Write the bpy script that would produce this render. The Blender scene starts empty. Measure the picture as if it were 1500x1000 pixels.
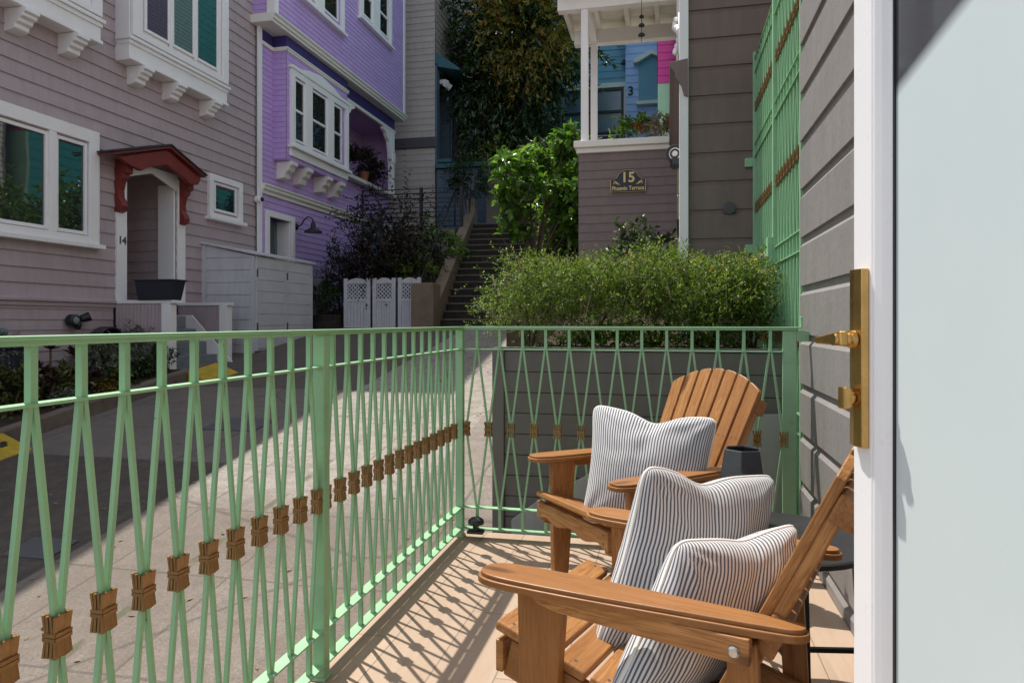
import bpy, bmesh, math, random
import numpy as np
from mathutils import Vector, Matrix
random.seed(7); rng = np.random.default_rng(11)
D = bpy.data; SC = bpy.context.scene; COL = SC.collection
rad = math.radians

# ------------------------------------------------------------------ camera numbers
FPX, HZ, CAMZ, VPX = 1030.0, 471.5, 1.09, 979.0
PSI = math.atan((VPX-750)/FPX)
FW = (-math.sin(PSI), math.cos(PSI)); RT = (math.cos(PSI), math.sin(PSI))
def ray(x, y):
    u = (x-750)/FPX; v = (HZ-y)/FPX
    return (FW[0]+u*RT[0], FW[1]+u*RT[1], v)
def at(x, y, t):
    d = ray(x, y); return Vector((d[0]*t, d[1]*t, CAMZ+d[2]*t))
def onX(x, y, X):
    d = ray(x, y); t = X/d[0]; return Vector((X, d[1]*t, CAMZ+d[2]*t))
def onY(x, y, Y):
    d = ray(x, y); t = Y/d[1]; return Vector((d[0]*t, Y, CAMZ+d[2]*t))
def street_z(Y): return 0.15*min(Y, 13.4)-1.02

# ------------------------------------------------------------------ mesh builder
class Pl:                                   # a vertical wall plane: a runs along it, d out of it
    def __init__(s, o, u, n): s.o, s.u, s.n = o, u, n
    def p(s, a, z, d): return (s.o[0]+s.u[0]*a+s.n[0]*d, s.o[1]+s.u[1]*a+s.n[1]*d, z)
def XP(X, sgn=1): return Pl((X, 0), (0, 1), (sgn, 0))
def YP(Y, sgn=-1): return Pl((0, Y), (1, 0), (0, sgn))

class MB:
    def __init__(s): s.v = []; s.f = []; s.g = []
    def add(s, vs, fs, gs=None):
        n = len(s.v); s.v += [tuple(p) for p in vs]
        s.g += [tuple(p) for p in (gs if gs is not None else vs)]
        s.f += [tuple(i+n for i in f) for f in fs]; return s
    BF = [(0,3,2,1),(4,5,6,7),(0,1,5,4),(1,2,6,5),(2,3,7,6),(3,0,4,7)]
    def box(s, x0, x1, y0, y1, z0, z1):
        return s.add([(x0,y0,z0),(x1,y0,z0),(x1,y1,z0),(x0,y1,z0),(x0,y0,z1),(x1,y0,z1),(x1,y1,z1),(x0,y1,z1)], s.BF)
    def pbox(s, P, a0, a1, z0, z1, d0, d1):
        q = [P.p(a,z,d) for z in (z0,z1) for (a,d) in ((a0,d0),(a1,d0),(a1,d1),(a0,d1))]
        r = (random.random()*5, random.random()*5, 0)
        g = [(z+r[0],a+r[1],d) for z in (z0,z1) for (a,d) in ((a0,d0),(a1,d0),(a1,d1),(a0,d1))] if (z1-z0) > abs(a1-a0) else [(a+r[0],z+r[1],d) for z in (z0,z1) for (a,d) in ((a0,d0),(a1,d0),(a1,d1),(a0,d1))]
        return s.add(q, s.BF, g)
    def prism(s, A, B, g=None):              # two matching loops
        n = len(A); fs = [tuple(range(n))[::-1], tuple(range(n, 2*n))]
        fs += [(i, (i+1) % n, n+(i+1) % n, n+i) for i in range(n)]
        return s.add(list(A)+list(B), fs, g)
    def pprism(s, P, poly, d0, d1): return s.prism([P.p(a,z,d0) for a,z in poly], [P.p(a,z,d1) for a,z in poly])
    def pextr(s, P, prof, a0, a1): return s.prism([P.p(a0,z,d) for d,z in prof], [P.p(a1,z,d) for d,z in prof])
    def bar(s, p, q, w, h, up=(0,0,1), w2=None, h2=None):
        p, q = Vector(p), Vector(q); t = (q-p); L = t.length; t.normalize()
        up = Vector(up); x = t.cross(up)
        if x.length < 1e-4: x = t.cross(Vector((1,0,0)))
        x.normalize(); y = x.cross(t)
        w2 = w if w2 is None else w2; h2 = h if h2 is None else h2
        vs = []; gs = []; r = (random.random()*9, random.random()*9, random.random()*9)
        for (c, a, b, l) in ((p, w, h, 0), (q, w2, h2, L)):
            for (i, j) in ((-1,-1),(1,-1),(1,1),(-1,1)):
                vs.append(c+x*(i*a/2)+y*(j*b/2)); gs.append((l+r[0], i*a/2+r[1], j*b/2+r[2]))
        return s.add(vs, s.BF, gs)
    def tube(s, pts, r, n=8, cap=True):
        pts = [Vector(p) for p in pts]; m = len(pts)
        rr = r if hasattr(r, '__len__') else [r]*m
        t0 = (pts[1]-pts[0]).normalized(); ref = Vector((0,0,1)) if abs(t0.z) < .9 else Vector((1,0,0))
        x = t0.cross(ref).normalized(); vs = []; gs = []; L = 0
        for i, p in enumerate(pts):
            t = (pts[min(i+1, m-1)]-pts[max(i-1, 0)]).normalized()
            x = (x-t*x.dot(t)).normalized(); y = t.cross(x)
            if i: L += (pts[i]-pts[i-1]).length
            for k in range(n):
                a = 2*math.pi*k/n; o = x*math.cos(a)*rr[i]+y*math.sin(a)*rr[i]
                vs.append(p+o); gs.append((L, math.cos(a)*rr[i], math.sin(a)*rr[i]))
        fs = [(i*n+k, i*n+(k+1) % n, (i+1)*n+(k+1) % n, (i+1)*n+k) for i in range(m-1) for k in range(n)]
        if cap: fs += [tuple(range(n))[::-1], tuple(range((m-1)*n, m*n))]
        return s.add(vs, fs, gs)
    def lathe(s, c, prof, n=20, axis=(0,0,1)):   # prof [(r, h)] along axis
        c = Vector(c); ax = Vector(axis).normalized(); ref = Vector((1,0,0)) if abs(ax.x) < .9 else Vector((0,1,0))
        x = ax.cross(ref).normalized(); y = ax.cross(x); vs = []
        for r, h in prof:
            for k in range(n):
                a = 2*math.pi*(k+.5)/n; vs.append(c+ax*h+(x*math.cos(a)+y*math.sin(a))*max(r, 1e-4))
        m = len(prof)
        fs = [(i*n+k, i*n+(k+1) % n, (i+1)*n+(k+1) % n, (i+1)*n+k) for i in range(m-1) for k in range(n)]
        fs += [tuple(range(n))[::-1], tuple(range((m-1)*n, m*n))]
        return s.add(vs, fs)
    def siding(s, P, a0, a1, z0, z1, ex, lip, holes=(), top=None, groove=None):
        # lapped boards (or grooved ones) with rectangular openings
        z = z0; k = 0
        while z < z1-1e-4:
            zb = min(z+ex, z1)
            cuts = sorted({z, zb} | {h[2] for h in holes if z < h[2] < zb} | {h[3] for h in holes if z < h[3] < zb})
            for c0, c1 in zip(cuts, cuts[1:]):
                segs = [(a0, a1)]
                for (h0, h1, hz0, hz1) in holes:
                    if hz0 < c1-1e-5 and hz1 > c0+1e-5:
                        ns = []
                        for (p0, p1) in segs:
                            if h0 > p0: ns.append((p0, min(p1, h0)))
                            if h1 < p1: ns.append((max(p0, h1), p1))
                        segs = [q for q in ns if q[1]-q[0] > 1e-4]
                prof = groove(z, c0, c1, ex) if groove else [(0, c0), (lip*(1-(c0-z)/ex), c0), (lip*(1-(c1-z)/ex), c1)]
                for (p0, p1) in segs:
                    vs = [P.p(a, zz, d) for d, zz in prof for a in (p0, p1)]
                    rz = k*.37
                    s.add(vs, [(2*i, 2*i+1, 2*i+3, 2*i+2) for i in range(len(prof)-1)],
                          [(a+rz*3.1, zz+rz, d) for d, zz in prof for a in (p0, p1)])
            z = zb; k += 1
        return s
    def build(s, name, mat, parent=None, bevel=0, smooth=False, seg=2, mw=None, fixn=True):
        me = D.meshes.new(name); me.from_pydata(s.v, [], s.f); me.update()
        if fixn and len(s.f) < 60000:
            bm = bmesh.new(); bm.from_mesh(me); bmesh.ops.recalc_face_normals(bm, faces=bm.faces); bm.to_mesh(me); bm.free()
        at_ = me.attributes.new('g', 'FLOAT_VECTOR', 'POINT')
        at_.data.foreach_set('vector', np.array(s.g, dtype=np.float32).ravel())
        me.materials.append(mat)
        if smooth: me.polygons.foreach_set('use_smooth', [True]*len(me.polygons))
        o = D.objects.new(name, me); COL.objects.link(o)
        if parent: o.parent = parent
        if mw is not None: o.matrix_world = mw
        if bevel:
            b = o.modifiers.new('bevel', 'BEVEL'); b.width = bevel; b.segments = seg; b.limit_method = 'ANGLE'; b.angle_limit = rad(40)
        return o
def groove_prof(z, c0, c1, ex):             # rustic channel board: flat face, bevelled shoulder, recessed channel
    full = [(0, z), (0, z+ex*.80), (-.013, z+ex*.875), (-.013, z+ex), (0, z+ex)]
    if c0 <= z+1e-6 and c1 >= z+ex-1e-6: return full
    pts = [(0, c0)]
    def dep(q):
        f = (q-z)/ex
        return 0 if f < .8 else (-.013*min(1, (f-.8)/.075))
    return [(dep(c0), c0)]+[(d, q) for d, q in full if c0 < q < c1]+[(dep(c1), c1)]

def tag(o, label=None, cat=None, group=None, kind=None):
    if label: o['label'] = label
    if cat: o['category'] = cat
    if group: o['group'] = group
    if kind: o['kind'] = kind
    return o
def thing(name, label, cat, loc=(0,0,0), rz=0, group=None):
    o = D.objects.new(name, None); COL.objects.link(o); o.empty_display_size = .1
    o.location = loc; o.rotation_euler = (0, 0, rz); bpy.context.view_layer.update()
    return tag(o, label, cat, group)
def wbuild(mb, name, mat, parent, **k):     # built in world coordinates although the parent sits elsewhere
    o = mb.build(name, mat, None, **k); o.parent = parent
    par = parent; M = Matrix()
    chain = []
    while par is not None: chain.append(par); par = par.parent
    for q in reversed(chain):
        M = M @ q.matrix_parent_inverse @ q.matrix_basis
    o.matrix_parent_inverse = M.inverted(); return o

# ------------------------------------------------------------------ materials
def nodes(name):
    m = D.materials.new(name); m.use_nodes = True; nt = m.node_tree; nt.nodes.clear()
    out = nt.nodes.new('ShaderNodeOutputMaterial'); return m, nt, out
class N:
    def __init__(s, nt): s.nt = nt
    def n(s, t, **k):
        x = s.nt.nodes.new('ShaderNode'+t)
        for a, b in k.items():
            if a.startswith('i_'): x.inputs[a[2:].replace('_', ' ')].default_value = b
            else: setattr(x, a, b)
        return x
    def l(s, a, b): s.nt.links.new(a, b)
    def noise(s, vec, scale, detail=4, rough=.55, dist=0):
        x = s.n('TexNoise'); x.inputs['Scale'].default_value = scale; x.inputs['Detail'].default_value = detail
        x.inputs['Roughness'].default_value = rough; x.inputs['Distortion'].default_value = dist
        if vec is not None: s.l(vec, x.inputs['Vector'])
        return x.outputs['Fac']
    def ramp(s, fac, stops, interp='LINEAR'):
        x = s.n('ValToRGB'); x.color_ramp.interpolation = interp; e = x.color_ramp.elements
        while len(e) > len(stops): e.remove(e[-1])
        while len(e) < len(stops): e.new(1)
        for q, (p, c) in zip(e, stops):
            q.position = p; q.color = (c, c, c, 1) if not hasattr(c, '__len__') else (*c[:3], 1)
        s.l(fac, x.inputs['Fac']); return x.outputs['Color']
    def mix(s, fac, a, b, mode='MIX'):
        x = s.n('Mix', data_type='RGBA', blend_type=mode)
        for v, i in ((fac, 0), (a, 6), (b, 7)):
            if hasattr(v, 'is_linked') or hasattr(v, 'links'): s.l(v, x.inputs[i])
            else: x.inputs[i].default_value = v if i == 0 else (*v[:3], 1)
        return x.outputs[2]
    def math(s, op, a, b=0.0, c=None):
        x = s.n('Math', operation=op)
        for i, v in enumerate((a, b, c)):
            if v is None: continue
            if hasattr(v, 'links'): s.l(v, x.inputs[i])
            else: x.inputs[i].default_value = v
        return x.outputs[0]
    def attr(s, nm='g'): return s.n('Attribute', attribute_name=nm).outputs['Vector']
    def obj(s): return s.n('TexCoord').outputs['Object']
    def map(s, vec, sc=(1,1,1), loc=(0,0,0)):
        x = s.n('Mapping'); x.inputs['Scale'].default_value = sc; x.inputs['Location'].default_value = loc; s.l(vec, x.inputs['Vector']); return x.outputs[0]
    def bump(s, h, strength=.3, dist=.01):
        x = s.n('Bump'); x.inputs['Strength'].default_value = strength; x.inputs['Distance'].default_value = dist; s.l(h, x.inputs['Height']); return x.outputs[0]
def lin(c): return tuple(((v/255)/12.92 if v/255 <= .04045 else ((v/255+.055)/1.055)**2.4) for v in c)
def sc(c, k): return tuple(min(1, v*k) for v in c)

def paint(name, c, rough=.5, amt=.12, scale=3.0, bump=.15, bscale=60, spec=.4, metal=0, dirt=None, streak=False, g=True, chips=None):
    m, nt, out = nodes(name); q = N(nt); v = q.attr() if g else q.obj()
    f = q.noise(v, scale, 5, .6); base = q.mix(q.ramp(f, [(.3, 0), (.7, 1)]), sc(c, 1-amt), sc(c, 1+amt))
    if streak:
        f2 = q.noise(q.map(v, (6, .7, 1)), 2.0, 4, .6); base = q.mix(q.math('MULTIPLY', q.ramp(f2, [(.42, 0), (.78, 1)]), .5), base, sc(c, .72))
    if dirt:
        f3 = q.noise(v, 9, 6, .7); base = q.mix(q.ramp(f3, [(.56, 0), (.72, .7)]), base, dirt)
    if chips:
        wp = q.n('NewGeometry').outputs['Position']; f4 = q.noise(wp, 70, 3, .6); f5 = q.noise(wp, 5, 2); base = q.mix(q.ramp(q.math('ADD', f4, q.math('MULTIPLY', f5, .35)), [(.905, 0), (.93, .8)]), base, chips)
        f6 = q.noise(wp, 9, 4, .6); base = q.mix(q.math('MULTIPLY', q.ramp(f6, [(.45, 0), (.75, 1)]), .35), base, sc(c, .72))
    b = q.n('BsdfPrincipled'); q.l(base, b.inputs['Base Color']); b.inputs['Specular IOR Level'].default_value = spec
    b.inputs['Metallic'].default_value = metal
    rr = q.noise(v, 14, 3); q.l(q.math('MULTIPLY_ADD', rr, .25, rough-.12), b.inputs['Roughness'])
    if bump: q.l(q.bump(q.noise(v, bscale, 4, .6), bump, .004), b.inputs['Normal'])
    q.l(b.outputs[0], out.inputs[0]); return m
def wood(name, ca, cb, cd, rough=.42, sc_=1.0, knots=True):
    m, nt, out = nodes(name); q = N(nt); v = q.attr()
    w = q.noise(q.map(v, (1.1*sc_, 9*sc_, 9*sc_)), 2.2, 4, .6, .9)
    w2 = q.noise(q.map(v, (3*sc_, 60*sc_, 60*sc_)), 3, 5, .65)
    big = q.noise(q.map(v, (.5, 1.2, 1.2)), 1.3, 3)
    rings = q.math('FRACT', q.math('MULTIPLY', w, 7.0))
    base = q.mix(q.ramp(rings, [(.0, .2), (.5, .75), (.93, 1), (1, .2)]), cb, ca)
    base = q.mix(q.math('MULTIPLY', q.ramp(w2, [(.42, 0), (.66, 1)]), .62), base, cd)
    base = q.mix(q.ramp(big, [(.38, 0), (.62, .75)]), base, sc(cb, .78))
    if knots:
        vo = q.n('TexVoronoi'); vo.inputs['Scale'].default_value = 1.0; q.l(q.map(v, (3.2, 11, 11)), vo.inputs['Vector'])
        base = q.mix(q.ramp(vo.outputs['Distance'], [(.0, .95), (.11, .7), (.2, 0)]), base, sc(cd, .45))
    b = q.n('BsdfPrincipled'); q.l(base, b.inputs['Base Color']); q.l(q.math('MULTIPLY_ADD', w2, .3, rough-.15), b.inputs['Roughness'])
    b.inputs['Specular IOR Level'].default_value = .35
    q.l(q.bump(q.math('ADD', w2, q.math('MULTIPLY', rings, .25)), .22, .002), b.inputs['Normal']); q.l(b.outputs[0], out.inputs[0]); return m
def glass_dark(name, c=(.02,.025,.025), spec=1.0, rough=.02, ior=2.0, noise=True):
    m, nt, out = nodes(name); q = N(nt); b = q.n('BsdfPrincipled'); b.inputs['Base Color'].default_value = (*c, 1)
    b.inputs['Roughness'].default_value = rough; b.inputs['IOR'].default_value = ior; b.inputs['Specular IOR Level'].default_value = .5
    if noise: q.l(q.bump(q.noise(q.obj(), 1.6, 2), .06, .02), b.inputs['Normal'])
    q.l(b.outputs[0], out.inputs[0]); return m
def leafmat(name, cols, trans=.35, rough=.4, gl=.5):
    m, nt, out = nodes(name); q = N(nt); r = q.n('NewGeometry').outputs['Random Per Island']
    k = len(cols); c = q.ramp(r, [(i/max(1, k-1), col) for i, col in enumerate(cols)])
    b = q.n('BsdfPrincipled'); q.l(c, b.inputs['Base Color']); b.inputs['Roughness'].default_value = rough
    b.inputs['Specular IOR Level'].default_value = gl
    t = q.n('BsdfTranslucent'); q.l(q.mix(1.0, c, (1.25, 1.35, .55), 'MULTIPLY'), t.inputs['Color'])
    ms = q.n('MixShader'); ms.inputs[0].default_value = trans; q.l(b.outputs[0], ms.inputs[1]); q.l(t.outputs[0], ms.inputs[2])
    q.l(ms.outputs[0], out.inputs[0]); return m

M = {}
M['green'] = paint('green_paint', (.26,.495,.262), .52, .07, 4, .12, 90, 1.0, dirt=(.22,.385,.21), chips=(.12,.085,.05))
M['gate_panel'] = paint('green_panel_painted_shade', (.115,.245,.145), .5, .1, 4, .1, 90, .4)  # darker green paints in the shade behind the gate bars
M['brass'] = paint('aged_brass', (.33,.195,.08), .33, .22, 30, .15, 200, .5, metal=.6)
M['door_brass'] = paint('door_brass', (.55,.34,.12), .30, .15, 20, .1, 200, .5, metal=1.0)
M['graywall'] = paint('gray_board_paint', (.26,.243,.23), .5, .06, 2.5, .5, 26, .35, streak=True)
M['brownwall'] = paint('brown_board_paint', (.195,.142,.115), .5, .07, 2.5, .3, 30, .35, streak=True)
M['brownside'] = paint('brown_clapboard_paint', (.215,.16,.148), .5, .07, 2.5, .3, 30, .35, streak=True)
M['planter'] = paint('planter_board_paint', (.150,.135,.122), .55, .08, 3, .3, 40, .3, streak=True)
M['planter_base'] = paint('painted_concrete', (.36,.36,.35), .7, .1, 3, .5, 60, .2, streak=True)
M['white'] = paint('white_trim', (.88,.85,.84), .45, .03, 2, .08, 50, .4)
M['cream'] = paint('cream_trim', (.82,.77,.70), .5, .04, 2, .08, 50, .4)
M['doorwhite'] = paint('white_door_enamel', (.86,.85,.86), .3, .015, 2, .04, 50, .5)
M['taupe'] = paint('taupe_clapboard', (.46,.372,.385), .55, .08, 1.3, .25, 40, .3, streak=True)
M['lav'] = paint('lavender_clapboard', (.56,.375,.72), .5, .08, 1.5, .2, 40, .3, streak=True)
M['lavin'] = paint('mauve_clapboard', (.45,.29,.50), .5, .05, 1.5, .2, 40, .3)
M['purple'] = paint('dark_purple_band', (.055,.035,.17), .5, .08, 2, .1, 40, .4)
M['red'] = paint('barn_red_paint', (.20,.032,.026), .45, .1, 4, .15, 60, .4)
M['shed'] = paint('white_shed_board', (.60,.59,.63), .55, .05, 3, .2, 60, .3, streak=True)
M['beige'] = paint('beige_clapboard', (.48,.43,.39), .55, .06, 1.5, .2, 40, .3, streak=True)
M['slate'] = paint('slate_blue_paint', (.10,.14,.19), .5, .08, 2, .1, 40, .3)
M['tealtrim'] = paint('teal_trim', (.05,.14,.16), .5, .08, 2, .1, 40, .3)
M['charcoal'] = paint('charcoal_trim', (.09,.09,.095), .5, .08, 2, .1, 40, .3)
M['black'] = paint('black_metal', (.016,.016,.018), .42, .2, 10, .1, 90, .5)
M['blackplastic'] = paint('black_plastic', (.02,.021,.024), .35, .15, 10, .05, 90, .5)
M['roofing'] = paint('dark_shingle', (.05,.05,.055), .8, .3, 20, .6, 90, .2)
M['navybox'] = paint('navy_planter', (.022,.027,.038), .5, .1, 6, .1, 60, .4)
M['blue'] = paint('sky_blue_clapboard', (.45,.58,.92), .5, .05, 2, .1, 40, .3)
M['teal'] = paint('deep_blue_clapboard', (.18,.38,.52), .5, .06, 2, .1, 40, .3)
M['aqua'] = paint('aqua_clapboard', (.05,.38,.40), .5, .06, 2, .1, 40, .3)
M['magenta'] = paint('magenta_boards', (.56,.06,.29), .5, .06, 2, .1, 40, .3)
M['mint'] = paint('mint_panel', (.36,.60,.44), .5, .06, 2, .1, 40, .3)
M['terracotta'] = paint('terracotta', (.30,.11,.06), .7, .12, 8, .2, 60, .2)
M['stucco'] = paint('tan_stucco', (.24,.18,.13), .8, .15, 4, .6, 60, .15, streak=True, dirt=(.13,.10,.07))
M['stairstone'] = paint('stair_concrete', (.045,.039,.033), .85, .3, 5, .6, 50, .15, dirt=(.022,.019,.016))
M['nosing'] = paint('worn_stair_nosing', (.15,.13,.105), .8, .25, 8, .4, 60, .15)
M['cork'] = paint('gray_retaining_boards', (.26,.225,.185), .7, .12, 2, .3, 40, .2, streak=True)
M['bark'] = paint('bark', (.10,.075,.05), .85, .3, 14, .8, 40, .1)
M['palebark'] = paint('pale_stem', (.30,.24,.17), .8, .25, 14, .6, 60, .1)
M['soil'] = paint('garden_soil', (.055,.042,.03), .95, .35, 9, .9, 30, .05)
M['kerb'] = paint('kerb_concrete', (.17,.135,.11), .85, .22, 5, .6, 50, .15, dirt=(.08,.065,.05))
M['yellow'] = paint('yellow_kerb_paint', (.47,.32,.025), .6, .2, 8, .3, 60, .3, dirt=(.3,.2,.03))
M['chrome'] = paint('brushed_steel', (.55,.55,.56), .3, .08, 20, .05, 90, .5, metal=1)
M['gold'] = paint('gold_lettering', (.62,.46,.20), .4, .08, 20, .05, 90, .5, metal=.4)
M['bluegray'] = paint('blue_gray_box', (.13,.20,.23), .5, .08, 4, .1, 60, .4)
M['ceramic'] = paint('glazed_charcoal_ceramic', (.028,.03,.036), .2, .35, 9, .25, 30, .6)
M['slatepanel'] = paint('gray_meter', (.20,.22,.24), .4, .15, 8, .1, 60, .5)
M['chair'] = wood('oiled_fir', (.53,.265,.095), (.31,.125,.036), (.16,.058,.018))
M['chair_dk'] = M['chair']
M['glass'] = glass_dark('window_glass')
M['blind'] = paint('window_blind', (.16,.20,.20), .6, .05, 2, .05, 40, .2)

def deck_mat():
    m, nt, out = nodes('oak_plank_tile'); q = N(nt); v = q.obj()
    sx = q.n('SeparateXYZ'); q.l(v, sx.inputs[0])
    W, L = .2, 1.2
    col = q.math('FLOOR', q.math('DIVIDE', q.math('ADD', sx.outputs[0], .72+10*W), W))
    off = q.math('MULTIPLY', q.math('FRACT', q.math('MULTIPLY', col, .387)), L)
    yy = q.math('DIVIDE', q.math('ADD', q.math('ADD', sx.outputs[1], off), 12.0), L)
    row = q.math('FLOOR', yy)
    fx = q.math('FRACT', q.math('DIVIDE', q.math('ADD', sx.outputs[0], .72+10*W), W)); fy = q.math('FRACT', yy)
    ex = q.math('MULTIPLY', q.math('MINIMUM', fx, q.math('SUBTRACT', 1, fx)), W)
    ey = q.math('MULTIPLY', q.math('MINIMUM', fy, q.math('SUBTRACT', 1, fy)), L)
    gap = q.math('LESS_THAN', q.math('MINIMUM', ex, ey), .0019)
    wn = q.n('TexWhiteNoise', noise_dimensions='2D'); cx = q.n('CombineXYZ'); q.l(col, cx.inputs[0]); q.l(row, cx.inputs[1]); q.l(cx.outputs[0], wn.inputs['Vector'])
    pr = wn.outputs['Value']
    gv = q.n('CombineXYZ'); q.l(q.math('MULTIPLY', sx.outputs[1], .9), gv.inputs[1]); q.l(q.math('MULTIPLY', sx.outputs[0], 9), gv.inputs[0]); q.l(q.math('MULTIPLY', pr, 30), gv.inputs[2])
    w = q.noise(gv.outputs[0], 2.5, 5, .6, .6); w2 = q.noise(gv.outputs[0], 14, 5, .7)
    base = q.mix(q.ramp(w, [(.3, 0), (.7, 1)]), (.40,.285,.20), (.49,.365,.27))
    base = q.mix(q.math('MULTIPLY', q.ramp(w2, [(.5, 0), (.75, 1)]), .3), base, (.33,.235,.165))
    base = q.mix(q.math('MULTIPLY', pr, .6), base, (.37,.265,.19))
    dirt = q.noise(v, 5, 6, .7); base = q.mix(q.ramp(dirt, [(.55, 0), (.8, .28)]), base, (.35,.27,.2))
    base = q.mix(gap, base, (.20,.15,.11))
    b = q.n('BsdfPrincipled'); q.l(base, b.inputs['Base Color']); q.l(q.math('MULTIPLY_ADD', w2, .2, .45), b.inputs['Roughness']); b.inputs['Specular IOR Level'].default_value = .35
    q.l(q.bump(q.math('SUBTRACT', q.math('MULTIPLY', w2, .15), gap), .35, .003), b.inputs['Normal']); q.l(b.outputs[0], out.inputs[0]); return m
def street_mat():
    m, nt, out = nodes('street_concrete'); q = N(nt); v = q.obj(); sx = q.n('SeparateXYZ'); q.l(v, sx.inputs[0])
    X, Y = sx.outputs[0], sx.outputs[1]
    wob = q.math('MULTIPLY', q.math('SUBTRACT', q.noise(v, 1.5, 3), .5), .05)
    def lines(val, off, per, half):
        f = q.math('FRACT', q.math('DIVIDE', q.math('ADD', val, off), per)); d = q.math('MULTIPLY', q.math('MINIMUM', f, q.math('SUBTRACT', 1, f)), per)
        return q.math('LESS_THAN', q.math('ADD', d, q.math('MULTIPLY', wob, .12)), half)
    Yw = q.math('ADD', Y, wob); Xw = q.math('ADD', X, q.math('MULTIPLY', wob, .6))
    jy = lines(Yw, 60-3.05, .92, .009); jx = lines(Xw, 60+2.1, .85, .008)
    inb = q.math('MULTIPLY', q.math('GREATER_THAN', X, -3.9), q.math('LESS_THAN', X, -1.9))
    jx = q.math('MULTIPLY', jx, inb)
    j2 = lines(Xw, 60+6.3, 2.4, .012)
    jn = q.math('MAXIMUM', jy, q.math('MAXIMUM', jx, j2))
    n1 = q.noise(v, .9, 6, .65); n2 = q.noise(v, 9, 6, .7); n3 = q.noise(v, 65, 5, .8)
    band = q.n('TexWhiteNoise', noise_dimensions='2D'); cc = q.n('CombineXYZ')
    q.l(q.math('FLOOR', q.math('DIVIDE', q.math('ADD', Xw, 60+2.1), 1.7)), cc.inputs[0]); q.l(q.math('FLOOR', q.math('DIVIDE', q.math('ADD', Yw, 60-3.05), 1.84)), cc.inputs[1]); q.l(cc.outputs[0], band.inputs['Vector'])
    base = q.mix(q.ramp(n1, [(.3, 0), (.7, 1)]), (.165,.138,.113), (.265,.224,.188))
    base = q.mix(q.math('MULTIPLY', band.outputs['Value'], .4), base, (.32,.275,.23))
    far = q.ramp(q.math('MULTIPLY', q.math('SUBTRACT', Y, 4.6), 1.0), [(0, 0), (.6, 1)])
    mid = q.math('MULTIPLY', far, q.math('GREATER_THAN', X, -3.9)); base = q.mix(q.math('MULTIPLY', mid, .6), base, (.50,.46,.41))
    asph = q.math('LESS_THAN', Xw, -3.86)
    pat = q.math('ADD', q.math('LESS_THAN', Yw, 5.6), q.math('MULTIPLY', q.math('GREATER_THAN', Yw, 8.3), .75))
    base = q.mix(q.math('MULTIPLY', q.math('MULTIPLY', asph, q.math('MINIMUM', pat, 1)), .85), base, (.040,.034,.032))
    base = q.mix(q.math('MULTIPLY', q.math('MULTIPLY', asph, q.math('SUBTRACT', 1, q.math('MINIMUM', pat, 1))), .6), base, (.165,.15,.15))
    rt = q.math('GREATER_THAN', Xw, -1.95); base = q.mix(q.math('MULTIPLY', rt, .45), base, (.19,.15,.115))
    base = q.mix(q.ramp(n2, [(.42, 0), (.7, .6)]), base, (.16,.125,.10))
    base = q.mix(q.ramp(n3, [(.40, 0), (.68, .72)]), base, (.095,.073,.056))
    vo = q.n('TexVoronoi', feature='DISTANCE_TO_EDGE'); vo.inputs['Scale'].default_value = .45; vv = q.mix(.25, v, q.n('TexNoise').outputs['Color']); q.l(vv, vo.inputs['Vector'])
    crack = q.ramp(vo.outputs['Distance'], [(0, .6), (.006, 0)]); base = q.mix(crack, base, (.06,.05,.045))
    base = q.mix(q.math('MULTIPLY', jn, .42), base, (.05,.042,.035))
    moss = q.math('MULTIPLY', q.math('LESS_THAN', q.math('ABSOLUTE', q.math('ADD', Xw, 2.95)), .03), q.ramp(q.noise(v, 4, 4), [(.5, 0), (.6, 1)])); base = q.mix(q.math('MULTIPLY', moss, .6), base, (.07,.075,.03))
    b = q.n('BsdfPrincipled'); q.l(base, b.inputs['Base Color']); b.inputs['Roughness'].default_value = .85; b.inputs['Specular IOR Level'].default_value = .25
    q.l(q.bump(q.math('SUBTRACT', q.math('ADD', q.math('MULTIPLY', n3, .5), n2), jn), .45, .008), b.inputs['Normal']); q.l(b.outputs[0], out.inputs[0]); return m
def stripe_mat():
    m, nt, out = nodes('ticking_stripe_cotton'); q = N(nt); v = q.attr(); sx = q.n('SeparateXYZ'); q.l(v, sx.inputs[0])
    f = q.math('FRACT', q.math('DIVIDE', sx.outputs[0], .0107))
    st = q.ramp(f, [(.0, 0), (.04, 0), (.1, 1), (.50, 1), (.56, 0)])
    wv = q.math('MULTIPLY', q.noise(q.map(v, (900, 900, 1)), 1, 2), 1.0)
    base = q.mix(st, (.64,.63,.615), q.mix(wv, (.085,.088,.108), (.145,.15,.178)))
    b = q.n('BsdfPrincipled'); q.l(base, b.inputs['Base Color']); b.inputs['Roughness'].default_value = .9; b.inputs['Specular IOR Level'].default_value = .1
    b.inputs['Sheen Weight'].default_value = .2
    q.l(q.bump(q.noise(v, 500, 2), .15, .001), b.inputs['Normal']); q.l(b.outputs[0], out.inputs[0]); return m
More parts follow.
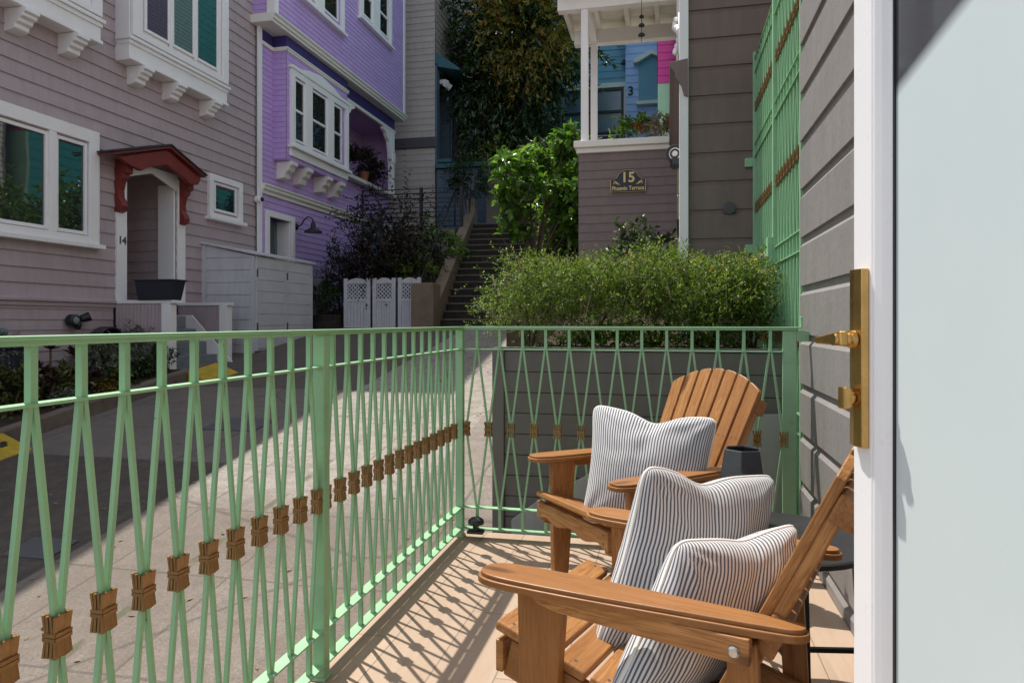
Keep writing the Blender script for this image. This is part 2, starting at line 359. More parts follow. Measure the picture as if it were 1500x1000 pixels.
def frost_mat():
    m, nt, out = nodes('frosted_film_glass'); q = N(nt); v = q.attr(); sx = q.n('SeparateXYZ'); q.l(v, sx.inputs[0])
    # g = (distance from the free edge, height): the film stops along a slanting upper edge
    e = q.math('SUBTRACT', q.math('ADD', 1.372, q.math('MULTIPLY', sx.outputs[0], .42)), sx.outputs[1])
    k = q.ramp(q.math('MULTIPLY', e, 45), [(0, 0), (1, 1)])
    n = q.noise(v, 6, 4); c = q.mix(n, (.55,.635,.645), (.62,.69,.695)); sm = q.noise(q.map(v, (3, 1, 1)), 22, 5, .7); c = q.mix(q.ramp(sm, [(.6, 0), (.75, .25)]), c, (.66,.71,.70)); sp = q.noise(v, 95, 2); c = q.mix(q.ramp(sp, [(.80, 0), (.83, .5)]), c, (.35,.33,.28))
    b = q.n('BsdfPrincipled'); q.l(c, b.inputs['Base Color']); b.inputs['Roughness'].default_value = .35; b.inputs['Specular IOR Level'].default_value = .5
    b.inputs['Subsurface Weight'].default_value = 0
    g = q.n('BsdfPrincipled'); g.inputs['Base Color'].default_value = (.07,.072,.08,1); g.inputs['Roughness'].default_value = .03; g.inputs['IOR'].default_value = 1.7
    ms = q.n('MixShader'); q.l(k, ms.inputs[0]); q.l(g.outputs[0], ms.inputs[1]); q.l(b.outputs[0], ms.inputs[2]); q.l(ms.outputs[0], out.inputs[0]); return m
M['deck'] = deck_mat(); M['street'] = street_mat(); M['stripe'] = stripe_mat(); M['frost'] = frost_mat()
M['piping'] = paint('cream_piping', (.80,.77,.72), .8, .03, 4, .1, 300, .1)
M['leaf_hedge'] = leafmat('feathery_hedge_leaf', [(.020,.042,.010),(.052,.10,.018),(.095,.165,.026),(.145,.225,.036),(.20,.265,.055),(.30,.28,.13)], .4, .5, .3)
M['leaf_box'] = leafmat('low_hedge_leaf', [(.05,.10,.015),(.09,.17,.02),(.15,.24,.03)], .35, .4, .4)
M['leaf_bright'] = leafmat('bright_citrus_leaf', [(.04,.095,.016),(.07,.155,.024),(.12,.235,.04),(.22,.35,.08)], .4, .22, .7)
M['leaf_mag'] = leafmat('magnolia_leaf', [(.024,.045,.015),(.036,.066,.02),(.05,.088,.025),(.07,.105,.028)], .25, .25, .8)
M['leaf_rust'] = leafmat('magnolia_new_leaf', [(.09,.14,.03),(.36,.23,.045),(.50,.29,.06),(.24,.27,.06)], .35, .3, .6)
M['leaf_maple'] = leafmat('purple_maple_leaf', [(.02,.014,.013),(.035,.02,.018),(.03,.03,.018)], .25, .5, .3)
M['leaf_dark'] = leafmat('dark_shrub_leaf', [(.02,.04,.012),(.03,.06,.016),(.05,.08,.02)], .3, .45, .4)
M['leaf_lime'] = leafmat('lime_leaf', [(.10,.17,.02),(.16,.22,.03),(.22,.26,.04)], .35, .4, .4)
M['leaf_plum'] = leafmat('plum_succulent_leaf', [(.03,.012,.016),(.055,.02,.024),(.07,.03,.03)], .15, .4, .5)
M['leaf_olive'] = leafmat('olive_succulent_leaf', [(.07,.085,.02),(.11,.12,.03),(.16,.14,.035)], .2, .45, .4)
M['leaf_gray'] = leafmat('gray_green_leaf', [(.10,.12,.09),(.15,.17,.12),(.20,.21,.16)], .2, .6, .2)
M['leaf_gold'] = leafmat('golden_leaf', [(.20,.14,.02),(.28,.20,.03),(.16,.15,.03)], .3, .45, .3)
M['flower_red'] = leafmat('red_flower', [(.60,.04,.03),(.70,.10,.06)], .3, .5, .2)
M['flower_yel'] = leafmat('yellow_flower', [(.70,.40,.03),(.75,.50,.05)], .3, .5, .2)
M['dryleaf'] = leafmat('dry_seedhead', [(.28,.22,.14),(.36,.28,.18)], .3, .7, .1)

# ------------------------------------------------------------------ foliage
def norm(a): return a/np.maximum(np.linalg.norm(a, axis=1, keepdims=True), 1e-9)
def leaf_mesh(name, mat, parent, P, Dv, ln, wd, fold=.25, droop=.0, big=False, roll=1.0):
    n = len(P); Dv = norm(Dv); up = np.tile([0, 0, 1.0], (n, 1))+rng.normal(0, .45*roll, (n, 3))
    S = norm(np.cross(Dv, up)); U = np.cross(S, Dv)
    ln = (np.full(n, ln)*rng.uniform(.65, 1.2, n))[:, None]; wd = (np.full(n, wd)*rng.uniform(.75, 1.15, n))[:, None]
    if not big:
        V = np.stack([P, P+Dv*ln*.5+S*wd*.5+U*wd*fold, P+Dv*ln-U*ln*droop, P+Dv*ln*.5-S*wd*.5+U*wd*fold], 1)
        k = 4; F = [[0, 1, 2, 3]]
    else:
        m1 = P+Dv*ln*.33; m2 = P+Dv*ln*.68-U*ln*droop*.35; tip = P+Dv*ln*.98-U*ln*droop
        V = np.stack([P, m1+S*wd*.46+U*wd*fold, m1, m1-S*wd*.46+U*wd*fold, m2+S*wd*.42+U*wd*fold, m2, m2-S*wd*.42+U*wd*fold, tip], 1)
        k = 8; F = [[0,1,2],[0,2,3],[1,4,5,2],[2,5,6,3],[4,7,5],[5,7,6]]
    me = D.meshes.new(name); verts = V.reshape(-1, 3)
    loops = np.concatenate([np.array(f) for f in F]); base = (np.arange(n)*k)
    li = (base[:, None]+loops[None, :]).ravel(); sizes = np.tile([len(f) for f in F], n)
    me.vertices.add(len(verts)); me.vertices.foreach_set('co', verts.astype(np.float32).ravel())
    me.loops.add(len(li)); me.loops.foreach_set('vertex_index', li.astype(np.int32))
    me.polygons.add(len(sizes)); st = np.concatenate([[0], np.cumsum(sizes)[:-1]])
    me.polygons.foreach_set('loop_start', st.astype(np.int32))
    me.update(calc_edges=True); me.materials.append(mat)
    if big: me.polygons.foreach_set('use_smooth', [True]*len(me.polygons))
    o = D.objects.new(name, me); COL.objects.link(o); o.parent = parent; return o
def twigs(n, P, Dv, L, k, spread=.9, bend=.25):
    # k leaves along each of n shoots: returns positions, directions
    t = np.linspace(.12, 1, k)[None, :, None]; Dn = norm(Dv)[:, None, :]
    sag = np.array([0, 0, -1.0])[None, None, :]*bend*(t**2)*L[:, None, None]
    pos = P[:, None, :]+Dn*t*L[:, None, None]+sag
    side = rng.normal(0, 1, (n, k, 3)); side -= (side*Dn).sum(2, keepdims=True)*Dn
    d = Dn*(1-spread*.4)+side/np.linalg.norm(side, axis=2, keepdims=True)*spread
    return pos.reshape(-1, 3), d.reshape(-1, 3)
def ell_points(n, c, r, shell=.55, clumps=0, jitter=.22):
    d = norm(rng.normal(0, 1, (n, 3))); rr = (shell+(1-shell)*rng.random(n))[:, None]
    if clumps:
        cd = norm(rng.normal(0, 1, (clumps, 3)))*(shell+(1-shell)*rng.random(clumps))[:, None]
        i = rng.integers(0, clumps, n); q = cd[i]+rng.normal(0, jitter, (n, 3)); d = norm(q-cd[i]*.35)
        return np.array(c)+q*np.array(r), d, i
    return np.array(c)+d*rr*np.array(r), d, None
def shrub(name, label, cat, base, c, r, mat, n, leaf, k=6, L=.2, clumps=30, group=None, stem=M['bark'], stems=4, big=True, upb=.35, droop=.15, jitter=.22, shell=.5, part='foliage', stemr=.02, spread=.9):
    o = thing(name, label, cat, base, 0, group); B = Vector(base)
    P, d, ci = ell_points(n, Vector(c)-B, r, shell, clumps, jitter)
    d = d+np.array([0, 0, upb]); p, dd = twigs(n, P, d, L*rng.uniform(.6, 1.3, n), k, spread)
    leaf_mesh(part, mat, o, p, dd, leaf[0], leaf[1], droop=droop, big=big)
    m = MB()
    for i in range(stems):
        a = 2*math.pi*i/max(1, stems)+.5; q = Vector(c)-B+Vector((math.cos(a)*r[0]*.6, math.sin(a)*r[1]*.6, r[2]*random.uniform(-.1, .5)))
        s0 = Vector((math.cos(a)*.03, math.sin(a)*.03, -.02)); mid = s0.lerp(q, .5)+Vector((random.uniform(-.08, .08)*r[0], random.uniform(-.08, .08)*r[1], .05*r[2]))
        m.tube([s0, s0.lerp(mid, .5), mid, q], [stemr, stemr*.85, stemr*.65, stemr*.3], 6)
    if stems: m.build('stem', stem, o, smooth=True)
    return o
def rosettes(name, label, cat, base, spots, mat, rad_, k=14, group=None, stem=M['bark']):
    o = thing(name, label, cat, base, 0, group); Ps = []; Ds = []; m = MB()
    for (x, y, z, r) in spots:
        for j in range(k):
            a = j*2.4; el = .15+.9*j/k; Ps.append((x, y, z)); Ds.append((math.cos(a)*math.cos(el), math.sin(a)*math.cos(el), math.sin(el)))
        m.tube([(x*.55, y*.55, -.02), (x*.8, y*.8, z*.5), (x, y, z)], [.016, .014, .012], 6)
    leaf_mesh('foliage', mat, o, np.array(Ps), np.array(Ds), rad_, rad_*.42, fold=.15, big=True, roll=.2)
    m.build('stem', stem, o, smooth=True); return o

# ------------------------------------------------------------------ lettering
def text(name, body, size, mat, parent, origin, xdir, zdir, ext=.002, align='CENTER', bold=0.0, sx=1.0):
    cu = D.curves.new(name, 'FONT'); cu.body = body; cu.size = size; cu.extrude = ext; cu.align_x = align; cu.align_y = 'CENTER'; cu.offset = bold
    tmp = D.objects.new(name+'_tmp', cu); COL.objects.link(tmp); bpy.context.view_layer.update()
    me = D.meshes.new_from_object(tmp.evaluated_get(bpy.context.evaluated_depsgraph_get())); me.name = name
    D.objects.remove(tmp); D.curves.remove(cu); me.materials.clear(); me.materials.append(mat)
    x = Vector(xdir).normalized(); z = Vector(zdir).normalized(); n = x.cross(z)
    R = Matrix((x*sx, z, n)).transposed().to_4x4(); R.translation = Vector(origin); me.transform(R)
    o = D.objects.new(name, me); COL.objects.link(o)
    if parent:
        o.parent = parent; bpy.context.view_layer.update(); o.matrix_parent_inverse = parent.matrix_world.inverted()
    return o
# ================================================================== BALCONY
mb = MB().box(-1.075, .63, -.8, 3.54, -.05, 0)
tag(mb.build('balcony_floor', M['deck'], bevel=.004), kind='structure')

XR, YF = -1.037, 3.444
rl = thing('balcony_railing', 'mint green metal balcony railing of crossed bars tied with brass sheaf clasps', 'railing', (XR, YF, 0))
def railbar(name, parts, bev=.0015):
    m = MB()
    for b in parts: m.box(*b)
    return wbuild(m, name, M['green'], rl, bevel=bev)
# cap rails with a stepped lower bar
railbar('top_rail', [(XR-.024, XR+.024, -.75, YF+.024, 1.059, 1.067), (XR-.017, XR+.017, -.75, YF+.017, 1.0505, 1.0592)])
railbar('top_rail', [(XR+.0242, .60, YF-.024, YF+.024, 1.0595, 1.0675), (XR+.0172, .575, YF-.017, YF+.017, 1.051, 1.0597)])
for z in (.952, .152, .045):
    hw = .0145 if z > .5 else .0195
    railbar('flat_rail', [(XR-hw, XR+hw, -.75, YF-.0192, z-.003, z+.003)])
    railbar('flat_rail', [(XR+.0192, .515, YF-hw+.001, YF+hw-.001, z-.003, z+.003)])
for y in (1.975, YF):
    m = MB().box(XR-.019, XR+.019, y-.019, y+.019, .0, 1.0505); m.box(XR-.024, XR+.024, y-.024, y+.024, 0, .012)
    wbuild(m, 'post', M['green'], rl, bevel=.003)
m = MB().box(.515, .575, YF-.008, YF+.008, 0, 1.0508); m.box(.575, .63, YF-.006, YF+.006, 1.0, 1.05); m.box(.59, .60, YF-.02, YF+.01, 1.0675, 1.115)
wbuild(m, 'post', M['green'], rl, bevel=.002)

def baluster(p, axis, zs, zc):
    """stub, diamond, stub; axis 0 along X, 1 along Y; zs = list of (z_bottom, z_top, kind)"""
    m = MB(); pt = (lambda a, z, d=0: (a, d, z)) if axis == 0 else (lambda a, z, d=0: (d, a, z))
    for (z0, z1, kind) in zs:
        if kind == 'stub': m.bar(pt(0, z0), pt(0, z1), .0138, .0138, (0, 1, 0) if axis == 0 else (1, 0, 0))
        else:
            c = zc[(z0, z1)]
            for s in (-1, 1):
                up = (0, 1, 0) if axis == 0 else (1, 0, 0)
                m.bar(pt(s*.0050, z1), pt(s*(p/2-.0053), c+.03), .0094, .0102, up); m.bar(pt(s*(p/2-.0053), c+.03), pt(s*(p/2-.0053), c-.03), .0094, .0102, up); m.bar(pt(s*(p/2-.0053), c-.03), pt(s*.0050, z0), .0094, .0102, up)
    return m
def clasp_mesh(axis):
    m = MB(); pt = (lambda a, d, z: Vector((a, d, z))) if axis == 0 else (lambda a, d, z: Vector((d, a, z)))
    xs = [-.0128, -.0077, -.0026, .0026, .0077, .0128]
    if axis == 0: xs = [-.0120, -.0042, .0042, .0120]
    for sd in (-1, 1):
        for i, x in enumerate(xs):
            for s in (-1, 1):
                hh = .0375-.0012*((i*7+sd+s) % 3); fl = (1.2 if axis else 1.45)+.05*((i*5+s) % 2)
                m.bar(pt(x, sd*.0088, 0), pt(x*fl, sd*.0118, s*hh), .0060 if axis else .0046, .0046, pt(0, 1, 0))
    for x in (-.0135, .0135):
        for d in (-.004, .004):
            for s in (-1, 1): m.bar(pt(x, d, 0), pt(x*1.22, d, s*.036), .005, .0052, pt(0, 1, 0))
    b = MB()
    for z in (.0035, -.0045):
        for sd in (-1, 1):
            b.bar(pt(-.0172, sd*.0128, z), pt(.0172, sd*.0128, z), .0064, .0036, pt(0, 1, 0)); b.bar(pt(sd*.0168, -.0128, z), pt(sd*.0168, .0128, z), .0064, .0036, pt(1, 0, 0))
    return m, b
def place_run(parent, axis, nodes, clasps, master, cm, zlist, fixed):
    ob = None
    for a in nodes:
        loc = (a, fixed, 0) if axis == 0 else (fixed, a, 0)
        if ob is None: ob = wbuild(master, 'baluster', M['green'], parent); o = ob
        else: o = ob.copy(); COL.objects.link(o)
        o.location = loc
    cb = bb = None
    for a in clasps:
        for z in zlist:
            loc = (a, fixed, z) if axis == 0 else (fixed, a, z)
            if cb is None:
                cb = wbuild(cm[0], 'clasp', M['brass'], parent); bb = cm[1].build('band', M['brass'], cb); o = cb
            else:
                o = cb.copy(); COL.objects.link(o); b2 = bb.copy(); COL.objects.link(b2); b2.parent = o
            o.location = loc
RZ = [(.955, 1.051, 'stub'), (.155, .949, 'dia'), (.048, .149, 'stub')]; RC = {(.155, .949): .549}
nl = [1.9-.1033*k for k in range(0, 18)]+[2.05+.1033*k for k in range(0, 13)]
cl = [1.9+.0517-.1033*k for k in range(0, 18)]+[2.05-.0517+.1033*k for k in range(0, 14)]
place_run(rl, 1, nl, cl, baluster(.1033, 1, RZ, RC), clasp_mesh(1), [.549], XR)
nf = [-.946+.1173*k for k in range(13)]; cf = [-.946-.05865+.1173*k for k in range(14)]
place_run(rl, 0, nf, cf, baluster(.1173, 0, RZ, RC), clasp_mesh(0), [.549], YF)

# ------------------------------------------------------------------ own house: board wall, door opening, base
gh = thing('gray_house', 'gray channel board house wall at the right end of the balcony', 'house', (.63, 3.0, 0))
PW = XP(.63, -1)
wbuild(MB().siding(PW, 1.25, 3.672, .117-.2356-.03-.2356*5, 7.0, .2356, 0, groove=groove_prof), 'wall', M['graywall'], gh)
wbuild(MB().siding(PW, -2.4, .13, .117-.2356*6-.03, 7.0, .2356, 0, groove=groove_prof), 'wall', M['graywall'], gh)
wbuild(MB().siding(PW, .13, 1.25, 2.2, 7.0, .2356, 0, groove=groove_prof), 'wall', M['graywall'], gh)
wbuild(MB().box(.645, .80, 3.60, 3.672, -1.2, 7.0).box(.645, 4.0, -2.4, .1, -1.2, 7.0).box(.645, 4.0, 1.3, 3.60, -1.2, 7.0).box(3.6, 4.0, .1, 1.3, -1.2, 7), 'core_wall', M['graywall'], gh)
m = MB()
for (x0, x1, y0, y1, z0, z1) in ((.45, .70, .13, .245, 0, 2.2), (.60, .70, 1.17, 1.25, 0, 2.2), (.60, .70, .245, 1.17, 2.12, 2.2)): m.box(x0, x1, y0, y1, z0, z1)
wbuild(m, 'door_frame', M['white'], gh, bevel=.004)
wbuild(MB().box(-1.0, .628, -.78, 3.46, -1.9, -.052), 'balcony_base', M['graywall'], gh)
# ------------------------------------------------------------------ tall gate of the same metalwork
XG = .655
gt = thing('security_gate', 'tall mint green metal gate with brass clasps beside the hedge', 'gate', (XG, 3.7, -.4))
def gbox(name, bs, bev=.002, mat='green'):
    m = MB()
    for b in bs: m.box(*b)
    return wbuild(m, name, M[mat], gt, bevel=bev)
for y, w in ((3.705, .03), (4.64, .045), (5.68, .03)): gbox('post', [(XG-.02, XG+.02, y-w/2, y+w/2, -.4, 3.16)])
for z in (-.35, .52, .62, 1.447, 1.552, 2.355, 2.452, 3.0, 3.11):
    gbox('flat_rail', [(XG-.013, XG+.013, 3.72, 4.6173, z-.004, z+.004)]); gbox('flat_rail', [(XG-.013, XG+.013, 4.6627, 5.665, z-.004, z+.004)])
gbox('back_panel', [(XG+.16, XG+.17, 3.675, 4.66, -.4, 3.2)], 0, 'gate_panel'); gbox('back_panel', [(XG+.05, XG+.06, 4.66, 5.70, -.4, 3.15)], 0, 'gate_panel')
GZ = [(.524, .616, 'stub'), (1.451, 1.548, 'stub'), (2.359, 2.448, 'stub'), (3.004, 3.106, 'stub'), (.624, 1.443, 'dia'), (1.556, 2.351, 'dia'), (2.456, 2.996, 'dia'), (-.346, .516, 'dia')]
GC = {(.624, 1.443): 1.0, (1.556, 2.351): 1.957, (2.456, 2.996): 2.725, (-.346, .516): .09}
n1 = [3.78+.1045*k for k in range(8)]; n2 = [4.72+.1045*k for k in range(9)]
c1 = [3.78-.0522+.1045*k for k in range(9)]; c2 = [4.72-.0522+.1045*k for k in range(10)]
place_run(gt, 1, n1+n2, c1+c2, baluster(.1045, 1, GZ, GC), clasp_mesh(1), [1.0, 1.957, 2.725], XG)
gbox('lock_box', [(XG-.05, XG-.0205, 4.62, 4.72, 1.40, 1.62)])
m = MB().lathe((XG-.052, 4.66, 1.49), [(.022, 0), (.022, .03), (.03, .032), (.03, .05), (.02, .056)], 14, (-1, 0, 0)); wbuild(m, 'lock_knob', M['chrome'], gt, smooth=False)

# ------------------------------------------------------------------ glass door leaf, standing open
FE = Vector((.257, 1.08)); du = Vector((.2505, -.968)).normalized(); PD = Pl((FE.x, FE.y), (du.x, du.y), (-.968/1.0, -.2505))
dr = thing('glass_door', 'white open door with frosted glass and brass handle', 'door', (FE.x+du.x*.85, FE.y+du.y*.85, 0))
def plan(m, poly, z0, z1): return m.prism([PD.p(a, z0, d) for a, d in poly], [PD.p(a, z1, d) for a, d in poly])
m = MB(); stile = [(0, -.044), (0, 0), (.0465, 0), (.047, -.003), (.0495, -.003), (.05, 0), (.053, -.001), (.061, -.006), (.068, -.0135), (.0725, -.0135), (.0725, -.044)]
plan(m, stile, .02, 2.08); plan(m, [(.85-a, d) for a, d in stile], .02, 2.08)
m.pextr(PD, [(-.044, .02), (0, .02), (0, .2), (-.0135, .225), (-.044, .225)], .0727, .7773); m.pextr(PD, [(-.044, 2.08), (0, 2.08), (0, 1.97), (-.0135, 1.945), (-.044, 1.945)], .0727, .7773)
wbuild(m, 'leaf_frame', M['doorwhite'], dr, bevel=.0012)
m = MB(); plan(m, [(.0722, -.0138), (.0755, -.0138), (.0755, -.02), (.0722, -.02)], .22, 1.95); wbuild(m, 'gasket', M['blackplastic'], dr)
a0, a1, z0, z1 = .0735, .777, .22, 1.95; m = MB()
q = [(a, z, d) for z in (z0, z1) for (a, d) in ((a0, -.017), (a1, -.017), (a1, -.023), (a0, -.023))]
m.add([PD.p(*p) for p in q], MB.BF, q); wbuild(m, 'glass_pane', M['frost'], dr)
m = MB(); plan(m, [(.006, .0005), (.0075, .010), (.023, .0125), (.0395, .010), (.0415, .0005)], .918, 1.163); wbuild(m, 'handle_plate', M['door_brass'], dr, bevel=.0012)
m = MB(); V3 = lambda a, z, d: Vector(PD.p(a, z, d))
m.lathe(V3(.023, 1.066, .012), [(.0125, 0), (.0125, .006), (.009, .008), (.0085, .026), (.0085, .03)], 16, V3(0, 0, 1)-V3(0, 0, 0))
wbuild(m, 'lever_hub', M['door_brass'], dr, smooth=False)
m = MB(); m.bar(V3(.0335, 1.0675, .0305), V3(-.028, 1.0635, .040), .013, .0205, (0, 0, 1), .009, .0095)
wbuild(m, 'lever', M['door_brass'], dr, bevel=.0028, seg=3)
m = MB(); m.lathe(V3(.023, .985, .012), [(.009, 0), (.009, .008)], 14, V3(0, 0, 1)-V3(0, 0, 0)); m.prism([PD.p(a, z, .0195) for a, z in ((.011, .972), (.035, .972), (.035, .999), (.011, .999))], [PD.p(a, z, .031) for a, z in ((.014, .969), (.032, .969), (.032, 1.001), (.014, 1.001))])
wbuild(m, 'thumbturn', M['door_brass'], dr, bevel=.003)
m = MB().pbox(PD, -.019, -.0005, 1.079, 1.098, -.03, -.008); m.pbox(PD, -.007, -.0004, 1.036, 1.056, -.028, -.006); wbuild(m, 'latch_keeper', M['white'], dr, bevel=.0015)

# ------------------------------------------------------------------ folding garden chairs
def outline(pts, n=6):
    """smooth closed outline through pts (Catmull-Rom)"""
    r = []; k = len(pts)
    for i in range(k):
        p0, p1, p2, p3 = (Vector(pts[(i+j-1) % k]) for j in range(4))
        for s in range(n):
            t = s/n; r.append(.5*((2*p1)+(p2-p0)*t+(2*p0-5*p1+4*p2-p3)*t*t+(3*p1-p0-3*p2+p3)*t**3))
    return r
def make_chair(label, loc, rz):
    t = thing('adirondack_chair', label, 'chair', loc, rz, 'wooden garden chairs on the balcony')
    W = M['chair']
    half = [(0, 0), (.012, .034), (.055, .053), (.14, .057), (.28, .054), (.45, .044), (.60, .035), (.675, .026), (.697, 0)]
    full = half+[(d, -w) for d, w in half[1:-1]][::-1]
    for s in (1, -1):
        m = MB()
        for k, (ins, z0, z1) in enumerate(((0, .496, .511), (.0065, .5105, .52))):
            ol = outline(full, 5); c = Vector((.34, 0)); pts = []
            for p in ol:
                dv = Vector((p.x-min(max(p.x, .06), .64), p.y)); L = dv.length or 1; pp_ = p-dv/L*ins
                pts.append((-pp_.x, s*.289+pp_.y-s*.03*pp_.x/.7))
            g = [(-x*1+s*3, y, z) for z in (z0, z1) for x, y in pts]
            m.prism([(x, y, z0) for x, y in pts], [(x, y, z1) for x, y in pts], g)
        m.build('arm', W, t, bevel=.0025)
        m = MB(); g0 = random.random()*5
        pr = [(-.088, .4955), (-.205, .4955), (-.168, .0), (-.098, .0)]
        y0, y1 = s*.250, s*.282
        m.prism([(x, y0, z) for x, z in pr], [(x, y1, z) for x, z in pr], [(z+g0, x, y) for y in (y0, y1) for x, z in pr]); m.build('front_leg', W, t, bevel=.005)
        m = MB(); pr = [(-.125, .4955), (-.60, .4955), (-.60, .445), (-.20, .462), (-.155, .472)]
        y0, y1 = s*.2825, s*.309
        m.prism([(x, y0, z) for x, z in pr], [(x, y1, z) for x, z in pr], [(-x+g0+2, z, y) for y in (y0, y1) for x, z in pr]); br = m.build('arm_bracket', W, t, bevel=.003)
        m = MB().lathe((-.572, s*.309, .468), [(.0115, 0), (.0115, .003), (.008, .006), (.001, .0062)], 14, (0, s, 0)); m.build('bolt', M['chrome'], br)
        m = MB().bar((-.036, s*.228, .3035), (-.95, s*.228, .045), .026, .088); m.build('stringer', W, t, bevel=.006)
        m = MB().bar((-.575, s*.256, .47), (-.60, s*.256, .0), .022, .06, (1, 0, 0)); m.build('rear_leg', W, t, bevel=.004)
    def zt(d): return .3485-.281*(d-.065)
    m = MB(); sw = MB(); u = Vector((-1, 0, -.281)).normalized(); nn = Vector((-.281, 0, 1)).normalized()
    for k in range(6):
        c = Vector((-.008, 0, zt(.008)))+u*(.036+.083*k)+nn*.0115
        r = random.random()*7
        vs = []; gs = []
        for y in (-.252, .252):
            for (a, b) in ((-.036, -.0115), (.036, -.0115), (.036, .0115), (-.036, .0115)):
                p = c+u*a+nn*b; vs.append((p.x, y, p.z)); gs.append((y+r, a+r, b))
        m.add(vs, MB.BF, gs)
        for y in (-.228, .228): sw.lathe((c+nn*.0112+Vector((0, y, 0)))[:], [(.0042, 0), (.0042, .0009)], 8, nn)
    m.build('seat', W, t, bevel=.007, seg=3)
    m = MB(); ys = [i/24*.508-.254 for i in range(25)]
    zl = [.283+.009*math.cos(y/.254*math.pi*2.6)-(.008 if abs(y) > .2 else 0) for y in ys]
    lo = [(-.034, y, z) for y, z in zip(ys, zl)]; hi = [(-.034, y, .3445) for y in ys]
    loop = lo+hi[::-1]; m.prism(loop, [(x+.02, y, z) for x, y, z in loop], [(y+4, z, x) for x, y, z in loop]*2); m.build('apron', W, t, bevel=.003)
    for y in (-.225, .225):
        for z in (.328, .298): sw.lathe((-.0142, y, z), [(.0042, 0), (.0042, .0009)], 8, (1, 0, 0))
    # fan back
    b0 = Vector((-.435, 0, .165)); bv = Vector((-.345, 0, .69)).normalized(); bn = Vector((.69, 0, .345)).normalized(); m = MB()
    for i in range(7):
        k = i-3; r = random.random()*9
        def edge(s, L): f = L/.78; return k*(.0605+.0155*f)+s*(.0245+.0075*f)
        def top(y): return .785-1.05*y*y-.55*abs(y)**3
        pts = []
        for s in (-1, 1): pts.append((edge(s, 0), 0))
        tl = []
        for j in range(7):
            s = 1-2*j/6; y = edge(s, .76); tl.append((y, top(y)-.004*abs(s)**6))
        pts = [(edge(-1, 0), 0), (edge(1, 0), 0)]+tl
        A = [b0+bv*L+Vector((0, y, 0))+bn*.010 for y, L in pts]; B = [b0+bv*L+Vector((0, y, 0))-bn*.010 for y, L in pts]
        m.prism(A, B, [(L+r, y+r*.3, dd) for dd in (.01, -.01) for y, L in pts])
        for L in (.20, .50):
            for s in (-.45, .45): sw.lathe(b0+bv*L+Vector((0, edge(s, L), 0))+bn*.0098, [(.0036, 0), (.0036, .0008)], 8, bn)
    m.build('backrest', W, t, bevel=.003)
    for s in (-1, 1):
        f0, f1 = s*(3*.0605+.0245-.0106), s*(3*.0745+.0305-.0106); m = MB(); off = -bn*.0225
        m.bar(b0+Vector((0, f0, 0))+off, b0+bv*.672+Vector((0, f1-.002*s, 0))+off, .022, .030, bn, .022, .026); m.build('back_stile', W, t, bevel=.004)
    for L, hw, th in ((.65, .258, .048), (.37, .245, .04)):
        c = b0+bv*L-bn*(.0108+th/2); MB().bar(c+Vector((0, -hw, 0)), c+Vector((0, hw, 0)), th, .058 if L > .5 else .085, bv).build('back_brace', W, t, bevel=.006)
    sw.build('screws', M['charcoal'], t); t.scale = (1, 1, 1.022)
    return t
make_chair('wooden fan-back chair by the hedge end, holding a single striped pillow', (-.381, 2.665, 0), rad(220))
make_chair('nearest wooden fan-back chair beside the door, holding two striped pillows', (-.326, 1.837, 0), rad(161.5))

